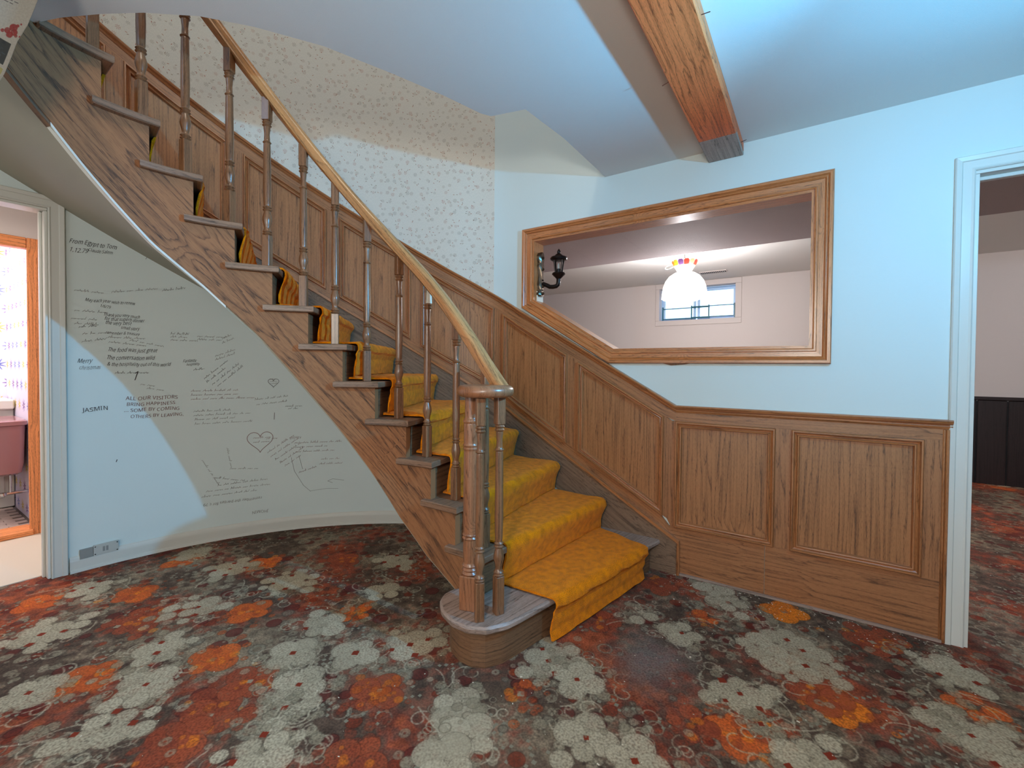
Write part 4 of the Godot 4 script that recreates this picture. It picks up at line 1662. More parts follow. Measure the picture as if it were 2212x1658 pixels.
	# skirt board along the wall, with its bead
	g = geo()
	strip(g, -0.821, 3.5, func(s: float) -> float: return maxf(0.0, skirt_top(s) - 0.33), func(s: float) -> float: return skirt_top(s) - 0.012, 0.0132, 0.030)
	put("skirt_board", g, M.oak_skirt, o)
	g = geo()
	strip(g, -0.833, 3.5, func(s: float) -> float: return skirt_top(s) - 0.0118, func(s: float) -> float: return skirt_top(s) + 0.006, 0.0132, 0.040)
	g.box(Vector3(CXC + 0.8211, 0.0, ZW + 0.0132), Vector3(CXC + 0.835, 0.188, ZW + 0.040), 0.003, 1)
	put("skirt_cap", g, M.oak_molding, o)
	# balusters: one on each step, two more round the newel
	var ang := {2: -14.5, 3: -3.2, 4: 7.9, 5: 17.3, 6: 27.4, 7: 37.6, 8: 47.1, 9: 57.2, 10: 66.9, 11: 77.4, 12: 87.0, 13: 96.6}
	for n in range(2, 14):
		var rad := 0.958 if n <= 4 else (0.940 if n == 5 else 0.915)
		var a: float = ang[n]
		var p := I(a, rad, n * RISE)
		baluster(o, p, rail_y(a) - 0.026, deg_to_rad(maxf(a, 0.0)) + (0.0 if n > 2 else 0.3), n == 4)
	for q in [[-1.078, -1.378, 0.75], [-1.045, -1.462, 0.4]]:
		baluster(o, Vector3(q[0], RISE, q[1]), 1.069, q[2])
	# newel
	g = geo()
	var c := Vector3(-1.168, 0, -1.432)
	g.bar(c + Vector3(0, RISE, 0), c + Vector3(0, 0.328, 0), 0.073, 0.073, Vector3(cos(-0.30), 0, sin(-0.30)), 0.004)
	g.lathe([[0.02, 0.3275], [0.030, 0.328], [0.036, 0.334], [0.029, 0.343], [0.0355, 0.351], [0.029, 0.359], [0.0355, 0.367], [0.030, 0.376], [0.0295, 0.382], [0.0315, 0.44], [0.0300, 0.474], [0.0345, 0.481], [0.0300, 0.488], [0.0345, 0.495], [0.0300, 0.503], [0.0320, 0.55], [0.0308, 0.83], [0.0298, 0.844], [0.0345, 0.852], [0.0298, 0.859], [0.0345, 0.866], [0.0298, 0.874], [0.0308, 0.89], [0.0312, 0.95], [0.0302, 0.956], [0.0345, 0.963], [0.0345, 0.969], [0.0298, 0.976], [0.0268, 0.982], [0.0268, 1.069]], c, 24)
	put("newel_post", g, M.oak_newel, o, 35.0)
	# handrail with the round cap it ends in
	g = geo()
	rings = []
	var path := []
	var a := 112.0
	while a > -23.8:
		var p := I(a, 0.918, rail_y(a))
		if a < -12.0: p.z += 0.03 * smoothstep(-12.0, -23.8, a)
		path.append(p)
		a -= 2.2
	path.append(Vector3(-1.058, 1.092, -1.505))
	for i in path.size():
		for _k in 0: pass
	var sm := []
	for i in path.size():
		var acc := Vector3.ZERO
		var wsum := 0.0
		for k in range(-3, 4):
			var j := clampi(i + k, 0, path.size() - 1)
			var wt := 4.0 - absf(k)
			acc += path[j] * wt
			wsum += wt
		sm.append(acc / wsum)
	sm[sm.size() - 1] = path[path.size() - 1]
	var sect := [[-0.020, -0.027], [0.020, -0.027], [0.027, -0.020], [0.026, -0.008], [0.030, 0.002], [0.029, 0.013], [0.022, 0.022], [0.010, 0.027], [-0.010, 0.027], [-0.022, 0.022], [-0.029, 0.013], [-0.030, 0.002], [-0.026, -0.008], [-0.027, -0.020]]
	for i in sm.size():
		var d: Vector3 = (sm[mini(i + 1, sm.size() - 1)] - sm[maxi(i - 1, 0)]).normalized()
		var side := d.cross(Vector3.UP).normalized()
		var up := side.cross(d).normalized()
		var r := PackedVector3Array()
		for q in sect: r.append(sm[i] + side * q[0] + up * q[1])
		rings.append(r)
	g.loft(rings)
	var rail := put("handrail", g, M.oak_rail, o, 45.0)
	g = geo()
	var prof := []
	for i in 13:
		var t := -PI * 0.5 + PI * i / 12.0
		prof.append([0.093 + cos(t) * 0.023, 1.0925 + sin(t) * 0.0235])
	prof.push_front([0.0, 1.069])
	prof.append([0.0, 1.117])
	g.lathe(prof, Vector3(-1.100, 0, -1.438), 36, 2.0, 2.0)
	put("rail_cap", g, M.oak_newel, rail, 45.0)


func _runner() -> void:
	var o := thing("stair_runner", "gold shag carpet runner laid down the middle of the stair", "runner", Vector3(-0.87, 0, -2.05))
	# centre line of the profile, from the top step down: [step, place on the tread 0 nosing .. 1 riser, height above it, forward push]
	var stations := []
	for n in range(13, 0, -1):
		var y := n * RISE
		for q in [[0.98, 0.010], [0.8, 0.009], [0.55, 0.009], [0.3, 0.009], [0.1, 0.010], [0.0, 0.009], [-0.035, 0.002], [-0.05, -0.010], [-0.048, -0.024], [-0.02, -0.050], [0.02, -0.085], [0.045, -0.12], [0.055, -0.155], [0.03, -0.172]]:
			if n == 1 and q[1] < -0.13: continue
			stations.append([n, q[0], y + q[1]])
		if n == 1:
			stations.append([1, 0.05, 0.05])
			stations.append([1, 0.02, 0.012])
	var lines := []
	for s in stations:
		var n: int = s[0]
		var t: float = s[1]
		var a: Vector3
		var b: Vector3
		if n > 1:
			var ang := lerpf(TI[n], riser_at(n + 1) + 0.4, t)
			if n == 2: ang = lerpf(-19.0, riser_at(3) + 0.4, t)
			a = I(ang, 0.985, s[2])
			var w := lerpf(so(n), so(n + 1) + 0.036, t)
			b = W(w, s[2], 0.085)
			if n == 2: a += Vector3(0, 0, -0.03 * (1.0 - t))
		else:
			var fa := Vector3(-0.903, s[2], -1.668)
			var fb := Vector3(-0.757, s[2], -2.462)
			var ba := I(riser_at(2) + 0.4, 0.985, s[2]) + Vector3(0, 0, -0.03)
			var bb := W(so(2) + 0.036, s[2], 0.085)
			a = fa.lerp(ba, t)
			b = fb.lerp(bb, t)
		lines.append([a, b])
	var g := geo(false)
	var rings := []
	var th := 0.013
	for i in lines.size():
		var a: Vector3 = lines[i][0]
		var b: Vector3 = lines[i][1]
		var p: Vector3 = (lines[maxi(i - 1, 0)][0] + lines[maxi(i - 1, 0)][1]) * 0.5
		var q: Vector3 = (lines[mini(i + 1, lines.size() - 1)][0] + lines[mini(i + 1, lines.size() - 1)][1]) * 0.5
		var across := (b - a).normalized()
		var nrm := (q - p).normalized().cross(across)
		nrm = nrm.normalized()
		if nrm.y < -0.3 or (absf(nrm.y) <= 0.3 and nrm.dot(Vector3(0.8, 0, 0.6)) < 0): nrm = -nrm
		var r := PackedVector3Array()
		var k := 14
		for j in k + 1:
			var u := float(j) / k
			var e := clampf(minf(u, 1.0 - u) * 40.0, 0.0, 1.0)
			var wob := 0.0025 * sin(u * 21.0 + i * 1.7) + 0.002 * sin(u * 47.0 + i * 3.1)
			r.append(a.lerp(b, u) + nrm * (th * (0.55 + 0.45 * e) + wob))
		for j in range(k, -1, -1):
			r.append(a.lerp(b, float(j) / k) - nrm * 0.001)
		rings.append(r)
	g.loft(rings, true, true, 0, 3.0, 3.0)
	put("pile", g, M.shag, o, 50.0)


# ---------- lamps ----------
func _lamps() -> void:
	# bare bulb to the right of the view
	var o := thing("bare_bulb", "bare cool-white bulb over a metal dish, hanging on a cord to the right", "lamp", BULB)
	var g := geo()
	g.lathe([[0.0, -0.045], [0.018, -0.042], [0.030, -0.028], [0.034, -0.008], [0.030, 0.012], [0.018, 0.035], [0.013, 0.05], [0.0, 0.052]], BULB, 16)
	put("bulb", g, M.bulb_glow, o)
	g = geo()
	g.lathe([[0.0, 0.052], [0.045, 0.053], [0.047, 0.058], [0.018, 0.066], [0.018, 0.10], [0.010, 0.115], [0.0, 0.116]], BULB, 20)  # wide collar on the socket, shaped to hold light off the ceiling
	put("socket", g, M.black_iron, o)
	g = geo()
	g.tube([BULB + Vector3(0, 0.11, 0), Vector3(BULB.x, HC - 0.001, BULB.z)], 0.004, 6)
	put("cord", g, M.black_iron, o)

	g = geo()
	g.lathe([[0.0, -0.075], [0.03, -0.072], [0.041, -0.066], [0.043, -0.062], [0.03, -0.068], [0.0, -0.068]], BULB, 20)
	put("dish", g, M.pewter, o)
	g = geo()
	g.tube([BULB + Vector3(0.040, -0.064, 0), BULB + Vector3(0.062, 0.0, 0), BULB + Vector3(0.045, 0.08, 0), BULB + Vector3(0.015, 0.10, 0)], 0.004, 6)
	put("bracket", g, M.pewter, o)

	# unseen floor lamp, added behind the viewer as fill
	o = thing("added_floor_lamp", "added fill lamp with a round cream shade, unseen behind the viewer", "lamp", Vector3(FILL_LAMP.x, 0, FILL_LAMP.z))
	g = geo()
	g.lathe([[0.0, 0.0], [0.12, 0.001], [0.12, 0.015], [0.03, 0.03], [0.012, 0.05], [0.012, 1.56], [0.0, 1.561]], o.position, 20)
	put("stand", g, M.bronze, o)
	g = geo()
	g.lathe([[0.0, -0.155], [0.09, -0.13], [0.15, -0.045], [0.155, 0.03], [0.12, 0.11], [0.05, 0.148], [0.0, 0.155]], FILL_LAMP, 24)
	put("shade", g, M.lamp_shade, o)

	# pendant of the far room
	o = thing("pendant_lamp", "lit white glass dome lamp with a coloured bead crown, hanging before the basement window", "lamp", PENDANT)
	var top := PENDANT.y
	var c := Vector3(PENDANT.x, 0, PENDANT.z)
	g = geo()
	var rings := []
	for q in [[0.062, 0.147], [0.10, 0.138], [0.15, 0.105], [0.187, 0.055], [0.207, 0.0], [0.216, -0.05], [0.221, -0.09], [0.222, -0.115]]:
		var r := PackedVector3Array()
		for i in 48:
			var a := TAU * i / 48
			var scal: float = 0.012 * absf(sin(a * 6.0)) * clampf((0.0 - q[1]) / 0.1, 0.0, 1.0)
			r.append(c + Vector3(cos(a) * q[0], top + q[1] - scal, sin(a) * q[0]))
		rings.append(r)
	for q in [[0.216, -0.113], [0.200, 0.0], [0.145, 0.10], [0.06, 0.142]]:
		var r := PackedVector3Array()
		for i in 48:
			var a := TAU * i / 48
			var scal: float = 0.012 * absf(sin(a * 6.0)) * clampf((0.0 - q[1]) / 0.1, 0.0, 1.0)
			r.append(c + Vector3(cos(a) * q[0], top + q[1] - scal, sin(a) * q[0]))
		rings.append(r)
	g.loft(rings, true, false)
	put("shade", g, M.shade_glass, o, 50.0)
	g = geo()
	g.lathe([[0.0, -0.10], [0.022, -0.095], [0.032, -0.07], [0.030, -0.04], [0.016, -0.01], [0.0, -0.005]], PENDANT, 16)
	put("bulb", g, M.shade_glass, o)
	g = geo()
	rings = []
	for q in [[0.062, 0.146], [0.078, 0.178], [0.100, 0.214], [0.103, 0.214], [0.081, 0.178], [0.065, 0.146]]:
		var r := PackedVector3Array()
		for i in 48:
			var a := TAU * i / 48
			var f: float = 1.0 + 0.03 * cos(a * 12.0)
			r.append(c + Vector3(cos(a) * q[0] * f, top + q[1], sin(a) * q[0] * f))
		rings.append(r)
	g.loft(rings, true, false)
	put("crown", g, M.shade_rim, o, 50.0)
	var tones := ["red", "cream", "red", "purple", "yellow", "orange", "red", "cream", "purple", "yellow", "red", "orange"]
	for i in 12:
		g = geo()
		var a := TAU * i / 12 + 0.12
		var d := Vector3(cos(a), 0, sin(a))
		var sd := Vector3(-sin(a), 0, cos(a))
		var p := c + Vector3(0, top, 0)
		var r := []
		for q in [[0.099, 0.210, 0.021], [0.108, 0.228, 0.026], [0.116, 0.250, 0.028], [0.120, 0.264, 0.018]]:
			r.append(PackedVector3Array([p + d * (q[0] - 0.004) - sd * q[2] + Vector3(0, q[1], 0), p + d * (q[0] - 0.004) + sd * q[2] + Vector3(0, q[1], 0), p + d * (q[0] + 0.004) + sd * q[2] * 0.8 + Vector3(0, q[1], 0), p + d * (q[0] + 0.004) - sd * q[2] * 0.8 + Vector3(0, q[1], 0)]))
		g.loft(r)
		put("bead", g, M["bead_" + tones[i]], o, 40.0)
	g = geo()
	for i in 7:
		var y := top + 0.205 + i * 0.027
		var pts := []
		var e := Vector3(1, 0, 0) if i % 2 else Vector3(0, 0, 1)
		for j in 11:
			var a := TAU * j / 10
			pts.append(c + e * cos(a) * 0.008 + Vector3(0, y + sin(a) * 0.017, 0))
		g.tube(pts, 0.0022, 5)
	put("chain", g, M.pewter, o)
	g = geo()
	g.lathe([[0.0, 2.385], [0.02, 2.386], [0.045, 2.405], [0.05, 2.4195], [0.0, 2.4196]], c, 20)
	put("canopy", g, M.pewter, o)
	g = geo()
	var loop := []
	for i in 15:
		var a := TAU * i / 14
		loop.append(c + Vector3(-0.145 + cos(a) * 0.045, top + 0.215 + sin(a) * 0.012 - cos(a) * -0.012, 0.02 + sin(a) * 0.02))
	g.tube(loop, 0.003, 6)
	put("cord_loop", g, M.white_trim, o)

	o = thing("added_ceiling_lamp", "added frosted ceiling lamp, unseen farther right in the next room", "lamp", Vector3(3.0, 2.42, -5.0))  # unseen lamp, added to light this end of the next room
	g = geo()
	g.lathe([[0.0, 2.20], [0.08, 2.21], [0.14, 2.25], [0.155, 2.30], [0.13, 2.36], [0.0, 2.37]], Vector3(3.0, 0, -5.0), 20)
	put("bowl", g, M.shade_glass, o)
	g = geo()
	g.lathe([[0.0, 2.37], [0.10, 2.371], [0.10, 2.4195], [0.0, 2.4196]], Vector3(3.0, 0, -5.0), 20)
	put("base", g, M.white_trim, o)

	# wall lantern on the side of the pass-through
	o = thing("wall_lantern", "small dark metal lantern on a scrolled bracket at the left side of the oak opening", "wall lamp", Vector3(-1.62, 1.70, ZW - 0.065))
	var z := ZW - 0.066
	var x0 := -1.6185
	g = geo()
	var shape := [[1.690, 0.020], [1.702, 0.030], [1.722, 0.026], [1.74, 0.018], [1.765, 0.024], [1.80, 0.017], [1.84, 0.014], [1.875, 0.021], [1.90, 0.027], [1.925, 0.019], [1.945, 0.026], [1.97, 0.030], [1.99, 0.020], [2.0, 0.008]]
	var left := PackedVector3Array()
	var rr := []
	for e in [[0.0, 1.15], [0.018, 1.15], [0.030, 0.7]]:
		var r := PackedVector3Array()
		for q in shape: r.append(Vector3(x0 + e[0], q[0], z - q[1] * e[1]))
		for i in range(shape.size() - 1, -1, -1): r.append(Vector3(x0 + e[0], shape[i][0], z + shape[i][1] * e[1]))
		rr.append(r)
	g.loft(rr)
	for y in [1.71, 1.76, 1.88, 1.96]:
		g.lathe([[0.0, -0.012], [0.010, -0.008], [0.014, 0.0], [0.010, 0.008], [0.0, 0.012]], Vector3(x0 + 0.030, y, z), 10)
	put("back_plate", g, M.pewter, o, 40.0)
	g = geo()
	var lx := -1.462
	g.tube([Vector3(x0 + 0.015, 1.772, z), Vector3(-1.58, 1.776, z), Vector3(-1.555, 1.765, z), Vector3(-1.53, 1.752, z), Vector3(-1.505, 1.750, z), Vector3(-1.48, 1.752, z), Vector3(-1.466, 1.762, z), Vector3(lx, 1.785, z), Vector3(lx, 1.80, z)], 0.015, 12)
	g.tube([Vector3(x0 + 0.015, 1.80, z), Vector3(-1.595, 1.808, z), Vector3(-1.585, 1.80, z)], 0.007, 8)
	g.tube([Vector3(x0 + 0.015, 1.735, z), Vector3(-1.595, 1.728, z), Vector3(-1.588, 1.738, z)], 0.006, 8)
	put("arm", g, M.bronze, o, 50.0)
	g = geo()
	g.lathe([[0.0, 1.795], [0.012, 1.797], [0.026, 1.812], [0.041, 1.826], [0.047, 1.834], [0.042, 1.842], [0.0, 1.843]], Vector3(lx, 0, z), 18)
	put("cup", g, M.bronze, o)
	g = geo()
	for i in 4:
		var a := TAU * i / 4 + 0.5
		var d := Vector3(cos(a), 0, sin(a))
		g.tube([Vector3(lx, 1.840, z) + d * 0.027, Vector3(lx, 1.932, z) + d * 0.041], 0.0048, 8)
	put("bar", g, M.bronze, o)
	g = geo()
	g.lathe([[0.0, 1.925], [0.045, 1.926], [0.056, 1.931], [0.060, 1.940], [0.054, 1.950], [0.034, 1.954], [0.024, 1.966], [0.014, 1.974], [0.010, 1.977], [0.013, 1.984], [0.010, 1.995], [0.004, 2.005], [0.0, 2.008]], Vector3(lx, 0, z), 18)
	put("lantern_cap", g, M.bronze, o)
	g = geo()
	g.lathe([[0.0, 1.843], [0.012, 1.844], [0.012, 1.870], [0.0, 1.871]], Vector3(lx, 0, z), 12)
	put("socket", g, M.black_iron, o)
	g = geo()
	g.lathe([[0.0, 1.871], [0.007, 1.872], [0.009, 1.885], [0.006, 1.905], [0.0, 1.912]], Vector3(lx, 0, z), 10)
	put("bulb", g, M.plate, o)


# ---------- writing on the wall ----------
func write(o: Node3D, text: String, s: float, y: float, width: float, ink: String, slant := 0.28, turn := 0.0, flip := false) -> void:
	var tm := TextMesh.new()
	var f := SystemFont.new()
	f.font_names = PackedStringArray(["Droid Sans"])
	tm.font = f
	tm.text = text
	tm.font_size = 24
	tm.pixel_size = 0.001
	tm.depth = 0.0
	tm.curve_step = 4.0
	tm.horizontal_alignment = HORIZONTAL_ALIGNMENT_LEFT
	var arr := tm.get_mesh_arrays()
	var vs: PackedVector3Array = arr[Mesh.ARRAY_VERTEX]
	var idx: Variant = arr[Mesh.ARRAY_INDEX]
	var order: PackedInt32Array = idx if idx != null else PackedInt32Array(range(vs.size()))
	if vs.is_empty(): return
	var lo := vs[0]
	var hi := vs[0]
	for p in vs:
		lo = lo.min(p); hi = hi.max(p)
	var k := width / maxf(hi.x - lo.x, 0.001)
	var base := lo.y if slant > 0.01 else lo.y
	var g := Geo.new()
	var pts := PackedVector3Array()
	for p in vs:
		var q := Vector2((p.x - lo.x) * k, (p.y - base) * k)
		if slant > 0.2: q.y *= 1.5
		q.x += q.y * slant
		q.y += 0.0025 * sin(q.x * 60.0 + s * 9.0)
		if flip: q = Vector2(width - q.x, 0.0) - Vector2(0, q.y)
		q = q.rotated(turn)
		pts.append(W(s - q.x, y + q.y, 0.0016))
	for i in range(0, order.size(), 3):
		var a := pts[order[i]]; var b := pts[order[i + 1]]; var c := pts[order[i + 2]]
		g.tri(a, b, c)
	put("handwriting", g, M["ink_" + ink], o, 0.0)


# a pen line of (s, y) points
func stroke(g: Geo, pts: Array, w := 0.0022) -> void:
	for i in pts.size() - 1:
		var a: Vector2 = pts[i]
		var b: Vector2 = pts[i + 1]
		var n := (b - a).normalized().orthogonal() * w * 0.5
		g.face(W(a.x + n.x, a.y + n.y, 0.0016), W(b.x + n.x, b.y + n.y, 0.0016), W(b.x - n.x, b.y - n.y, 0.0016), W(a.x - n.x, a.y - n.y, 0.0016), W(a.x, a.y, 1.0) - W(a.x, a.y, 0.0))


# a line of handwriting too faded to read
func scrawl(o: Node3D, s: float, y: float, width: float, ink: String, turn := 0.0, h := 0.011) -> void:
	var g := Geo.new()
	var x := 0.0
	while x < width:
		var n := rng.randi_range(3, 8)
		var pts := []
		for i in n * 3:
			var up := absf(sin(i * 1.3)) * h * (1.7 if rng.randf() < 0.14 else 0.75)
			var q := Vector2(x + i * 0.0026 + up * 0.25, up).rotated(turn)
			pts.append(Vector2(s - q.x, y + q.y))
		stroke(g, pts, 0.0013)
		x += n * 3 * 0.0026 + 0.010
	put("handwriting", g, M["ink_" + ink], o, 0.0)


func heart(o: Node3D, s: float, y: float, r: float, ink: String, w: float) -> void:
	var g := Geo.new()
	var pts := []
	for i in 41:
		var t := TAU * i / 40.0
		var p := Vector2(16.0 * pow(sin(t), 3), 13.0 * cos(t) - 5.0 * cos(2 * t) - 2.0 * cos(3 * t) - cos(4 * t)) * (r / 17.0)
		pts.append(Vector2(s - p.x, y + p.y))
	stroke(g, pts, w)
	put("drawn_heart", g, M["ink_" + ink], o, 0.0)


func _writing() -> void:
	var o := thing("wall_writing", "visitors' handwritten messages and hearts in pen over the curved wall below the stair", "graffiti", Vector3.ZERO, "structure")
	var lines := [
		["From Egypt to Tom", 3.140, 1.862, 0.200, "black"], ["Claude Salem", 3.060, 1.838, 0.105, "black"], ["1.12.79", 3.138, 1.822, 0.075, "black"],
		["May each year wish to renew", 3.076, 1.544, 0.220, "black"], ["1/6/79", 3.011, 1.520, 0.045, "black"],
		["Thank you very much", 2.999, 1.466, 0.165, "black"], ["for that superb dinner", 2.995, 1.441, 0.183, "black"], ["the very best", 2.991, 1.417, 0.117, "black"], ["small story", 2.921, 1.392, 0.086, "black"], ["remember & treasure", 2.987, 1.366, 0.153, "black"],
		["The food was just great", 2.982, 1.255, 0.230, "black"], ["The conversation wild", 2.986, 1.215, 0.222, "black"], ["& the hospitality out of this world", 2.985, 1.170, 0.300, "black"],
		["Merry", 3.111, 1.187, 0.060, "black"], ["christmas", 3.103, 1.157, 0.090, "faint"], ["1", 2.867, 1.088, 0.014, "black"],
		["Fantastic", 2.616, 1.204, 0.071, "black"], ["hospitality", 2.599, 1.178, 0.069, "black"],
	]
	for q in lines: write(o, q[0], q[1], q[2], q[3], q[4])
	write(o, "JASMIN", 3.092, 0.905, 0.112, "black", 0.0, 0.04)
	write(o, "ALL OUR VISITORS", 2.900, 0.968, 0.255, "red", 0.08)
	write(o, "BRING HAPPINESS", 2.894, 0.932, 0.236, "red", 0.08)
	write(o, "... SOME BY COMING", 2.907, 0.896, 0.270, "red", 0.08)
	write(o, "OTHERS BY LEAVING.", 2.877, 0.856, 0.262, "red", 0.08)
	write(o, "SYDNEY", 1.989, 0.654, 0.075, "rose", 0.0)
	write(o, "JHOMIN", 2.226, 0.165, 0.100, "faint", 0.0, 0.0, true)
	write(o, "remember the parties for c 79", 2.508, 0.262, 0.34, "faint", 0.1, 0.0, true)
	for q in [
		[3.12, 1.60, 0.10, "faint", 0.0], [2.96, 1.610, 0.20, "faint", 0.22], [2.72, 1.650, 0.09, "black", 0.25], [3.12, 1.486, 0.15, "faint", 0.0], [3.134, 1.440, 0.09, "faint", 0.0], [3.12, 1.412, 0.05, "faint", 0.0], [3.102, 1.393, 0.06, "black", 0.15], [3.087, 1.355, 0.10, "faint", 0.12], [3.09, 1.31, 0.09, "faint", 0.2],
		[2.979, 1.342, 0.15, "faint", 0.0], [2.975, 1.315, 0.13, "faint", -0.1], [2.88, 1.33, 0.14, "faint", -0.2], [2.948, 1.130, 0.15, "black", 0.0], [2.83, 1.06, 0.06, "faint", -0.2], [2.80, 1.035, 0.06, "faint", -0.2],
		[2.68, 1.38, 0.08, "faint", 0.0], [2.68, 1.36, 0.08, "faint", 0.0], [2.68, 1.34, 0.10, "faint", 0.0], [2.54, 1.37, 0.11, "faint", 0.0], [2.54, 1.35, 0.12, "faint", 0.0], [2.40, 1.36, 0.07, "faint", 0.5], [2.40, 1.33, 0.07, "faint", 0.5], [2.44, 1.24, 0.08, "faint", 0.4], [2.44, 1.215, 0.08, "faint", 0.4],
		[2.50, 1.09, 0.14, "black", 0.75], [2.485, 1.065, 0.15, "black", 0.75], [2.455, 1.05, 0.16, "black", 0.75], [2.425, 1.04, 0.16, "black", 0.75], [2.56, 1.149, 0.05, "black", 0.1],
		[2.575, 1.009, 0.27, "rose", 0.0], [2.575, 0.982, 0.26, "rose", 0.0], [2.575, 0.955, 0.33, "rose", 0.0], [2.561, 0.874, 0.21, "faint", 0.0], [2.561, 0.847, 0.30, "faint", 0.0], [2.556, 0.819, 0.23, "faint", 0.0], [2.556, 0.79, 0.28, "faint", 0.0],
		[2.21, 0.94, 0.20, "faint", 0.1], [2.20, 0.905, 0.18, "faint", 0.1], [2.019, 0.888, 0.09, "black", 0.0], [2.00, 0.87, 0.04, "black", 0.0],
		[1.959, 0.618, 0.28, "rose", 0.0], [1.953, 0.587, 0.20, "rose", 0.0], [1.953, 0.553, 0.26, "rose", 0.0], [1.792, 0.455, 0.14, "rose", 0.0], [1.78, 0.49, 0.10, "rose", 0.0],
		[2.13, 0.56, 0.20, "rose", 0.6], [2.11, 0.53, 0.20, "rose", 0.6], [2.08, 0.505, 0.18, "rose", 0.6], [2.05, 0.48, 0.16, "rose", 0.6], [2.02, 0.455, 0.12, "rose", 0.6],
		[2.52, 0.299, 0.33, "faint", 0.0], [2.495, 0.332, 0.33, "faint", 0.0], [2.43, 0.363, 0.27, "faint", 0.03], [1.93, 0.40, 0.09, "rose", 0.3], [2.14, 0.66, 0.08, "rose", 0.0], [2.22, 0.64, 0.09, "rose", 0.0], [2.22, 0.67, 0.09, "rose", 0.0]]:
		scrawl(o, q[0], q[1], q[2], q[3], q[4])
	# words bent round in curves
	for q in [[2.52, 0.55, 0.16, -1.1], [2.45, 0.42, 0.16, -0.25], [2.38, 0.62, 0.14, -1.4], [2.36, 0.47, 0.16, -0.1]]:
		scrawl(o, q[0], q[1], q[2], "faint", q[3])
	heart(o, 2.093, 1.066, 0.036, "black", 0.0026)
	for y in [1.085, 1.07, 1.055]: scrawl(o, 2.115, y, 0.035, "faint", 0.0, 0.006)
	heart(o, 2.177, 0.655, 0.085, "rose", 0.004)
	var g := Geo.new()
	stroke(g, [Vector2(1.98, 0.52), Vector2(1.96, 0.42), Vector2(1.90, 0.31), Vector2(1.85, 0.26)], 0.0018)
	stroke(g, [Vector2(1.93, 0.53), Vector2(1.905, 0.43)], 0.0018)
	stroke(g, [Vector2(1.62, 0.33), Vector2(1.70, 0.345), Vector2(1.735, 0.33), Vector2(1.70, 0.315)], 0.0018)
	stroke(g, [Vector2(1.85, 0.265), Vector2(1.74, 0.275), Vector2(1.66, 0.27)], 0.0015)
	stroke(g, [Vector2(2.09, 0.80), Vector2(2.087, 0.85)], 0.003)
	stroke(g, [Vector2(2.80, 1.84), Vector2(2.79, 1.86), Vector2(2.797, 1.88)], 0.002)
	stroke(g, [Vector2(3.06, 0.93), Vector2(3.03, 0.935)], 0.002)
	stroke(g, [Vector2(2.945, 0.60), Vector2(2.94, 0.615)], 0.004)
	put("pen_stroke", g, M.ink_black, o, 0.0)


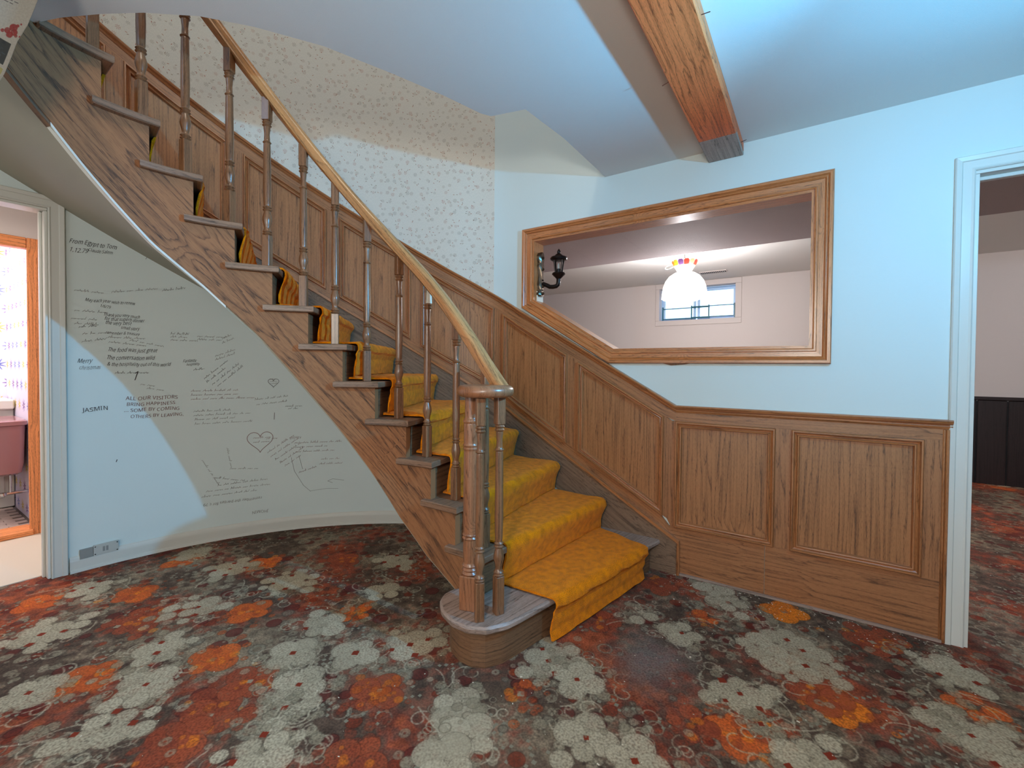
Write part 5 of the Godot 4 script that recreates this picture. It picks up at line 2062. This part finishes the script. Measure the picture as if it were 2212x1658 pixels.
# ---------- small things ----------
func _small_things() -> void:
	var o := thing("outlet_plate", "white socket plate and grey blank plate, low on the curved wall by the left doorway", "outlet", W(3.02, 0.095, 0.0))
	var tilt := func(s: float) -> float: return (3.02 - s) * 0.02
	var g := geo()
	strip(g, 3.052, 3.108, func(s: float) -> float: return 0.070 + tilt.call(s), func(s: float) -> float: return 0.122 + tilt.call(s), 0.0005, 0.017)
	put("blank_plate", g, M.plate_grey, o)
	g = geo()
	strip(g, 2.938, 3.050, func(s: float) -> float: return 0.070 + tilt.call(s), func(s: float) -> float: return 0.128 + tilt.call(s), 0.0005, 0.017)
	put("socket_plate", g, M.plate, o)
	for q in [[3.005, 0.100], [2.990, 0.100]]:
		g = geo()
		strip(g, q[0] - 0.005, q[0] + 0.005, q[1] - 0.014, q[1] + 0.014, 0.017, 0.0178)
		put("socket_hole", g, M.plate_grey, o)
	for q in [[3.043, 0.077], [2.945, 0.077], [3.043, 0.120], [2.945, 0.122]]:
		g = geo()
		var p := W(q[0], q[1], 0.018)
		g.lathe([[0.0, -0.003], [0.003, -0.002], [0.003, 0.002], [0.0, 0.003]], p, 8)
		put("screw", g, M.bronze, o)

	# printed sheet hanging close by, upper left
	o = thing("printed_sheet", "worn printed paper sheet with a red emblem, hanging beside the top of the stair", "poster", Vector3(-1.95, 2.2, -0.26))
	g = Geo.new()
	var r := Vector3(cos(0.5936), 0, -sin(0.5936))
	var f := Vector3(-sin(0.5936), 0, -cos(0.5936))
	var at := func(u: float, v: float, k: float) -> Vector3:
		var d := 1.32 + 0.05 * k
		return Vector3(0, EYE, 0) + f * d + r * ((u - 1106.0) / 959.77 * d) + Vector3(0, -(v - 791.8 - (u - 1106.0) * 0.0079) / 959.77 * d, 0)
	var rings := []
	for i in 9:
		var t := i / 8.0
		var ring := PackedVector3Array()
		# lower right edge of the sheet runs down to the left
		var e := Vector2(132, -70).lerp(Vector2(-2, 200), t) + Vector2(3.0 * sin(t * 17.0), 0)
		var b := Vector2(-40, -130).lerp(Vector2(-130, 110), t)
		for j in 7:
			var q := e.lerp(b, j / 6.0)
			ring.append(at.call(q.x, q.y, sin(j * 0.8 + t) * 0.3))
		for j in range(6, -1, -1):
			var q := e.lerp(b, j / 6.0)
			ring.append(at.call(q.x, q.y, sin(j * 0.8 + t) * 0.3 + 0.03))
		rings.append(ring)
	for i in 8:
		for j in 6:
			var u0 := 1.0 - j / 6.0
			var u1 := 1.0 - (j + 1) / 6.0
			g.face(rings[i][j], rings[i][j + 1], rings[i + 1][j + 1], rings[i + 1][j], -f, Vector2(u0, i / 8.0), Vector2(u1, i / 8.0), Vector2(u1, (i + 1) / 8.0), Vector2(u0, (i + 1) / 8.0))
	put("sheet", g, M.paper, o, 60.0)
	g = Geo.new()
	g.loft(rings)
	for i in g.v.size(): g.v[i] += f * 0.0006
	put("backing", g, M.plate, o, 60.0)

	# crumbs of plaster on the carpet
	var mm := MultiMesh.new()
	mm.transform_format = MultiMesh.TRANSFORM_3D
	var chip := Geo.new()
	chip.box(Vector3(-1, 0, -0.6), Vector3(1, 0.5, 0.6), 0.15)
	mm.mesh = chip.mesh(0.0)
	var spots := []
	for k in 420:
		var p: Vector2
		if k < 170: p = Vector2(rng.randf_range(-0.72, 0.5), ZW + 0.03 + absf(rng.randfn()) * 0.12)
		elif k < 230: p = Vector2(rng.randf_range(-1.25, -0.7), rng.randf_range(-1.9, -1.2))
		else: p = Vector2(rng.randf_range(-2.6, 1.4), rng.randf_range(-2.4, -0.2))
		if k > 390: p = Vector2(rng.randf_range(0.8, 2.2), rng.randf_range(-5.5, -3.0))
		if Geometry2D.is_point_in_polygon(p, _bull()) or (p.x > -1.3 and p.x < -0.75 and p.y < -1.6): p = Vector2(rng.randf_range(-0.6, 0.4), rng.randf_range(-2.5, -1.0))
		spots.append(p)
	mm.instance_count = spots.size()
	for k in spots.size():
		var s := rng.randf_range(0.0008, 0.0026) * (1.6 if rng.randf() < 0.06 else 1.0)
		mm.set_instance_transform(k, Transform3D(Basis(Vector3.UP, rng.randf() * TAU).scaled(Vector3(s * 1.4, s, s)), Vector3(spots[k].x, 0.0005, spots[k].y)))
	var mi := MultiMeshInstance3D.new()
	mi.name = "plaster_crumbs"
	mi.multimesh = mm
	mi.material_override = M.broken_wood
	tag(mi, "white plaster crumbs scattered over the carpet", "debris", "stuff")
	add_child(mi)
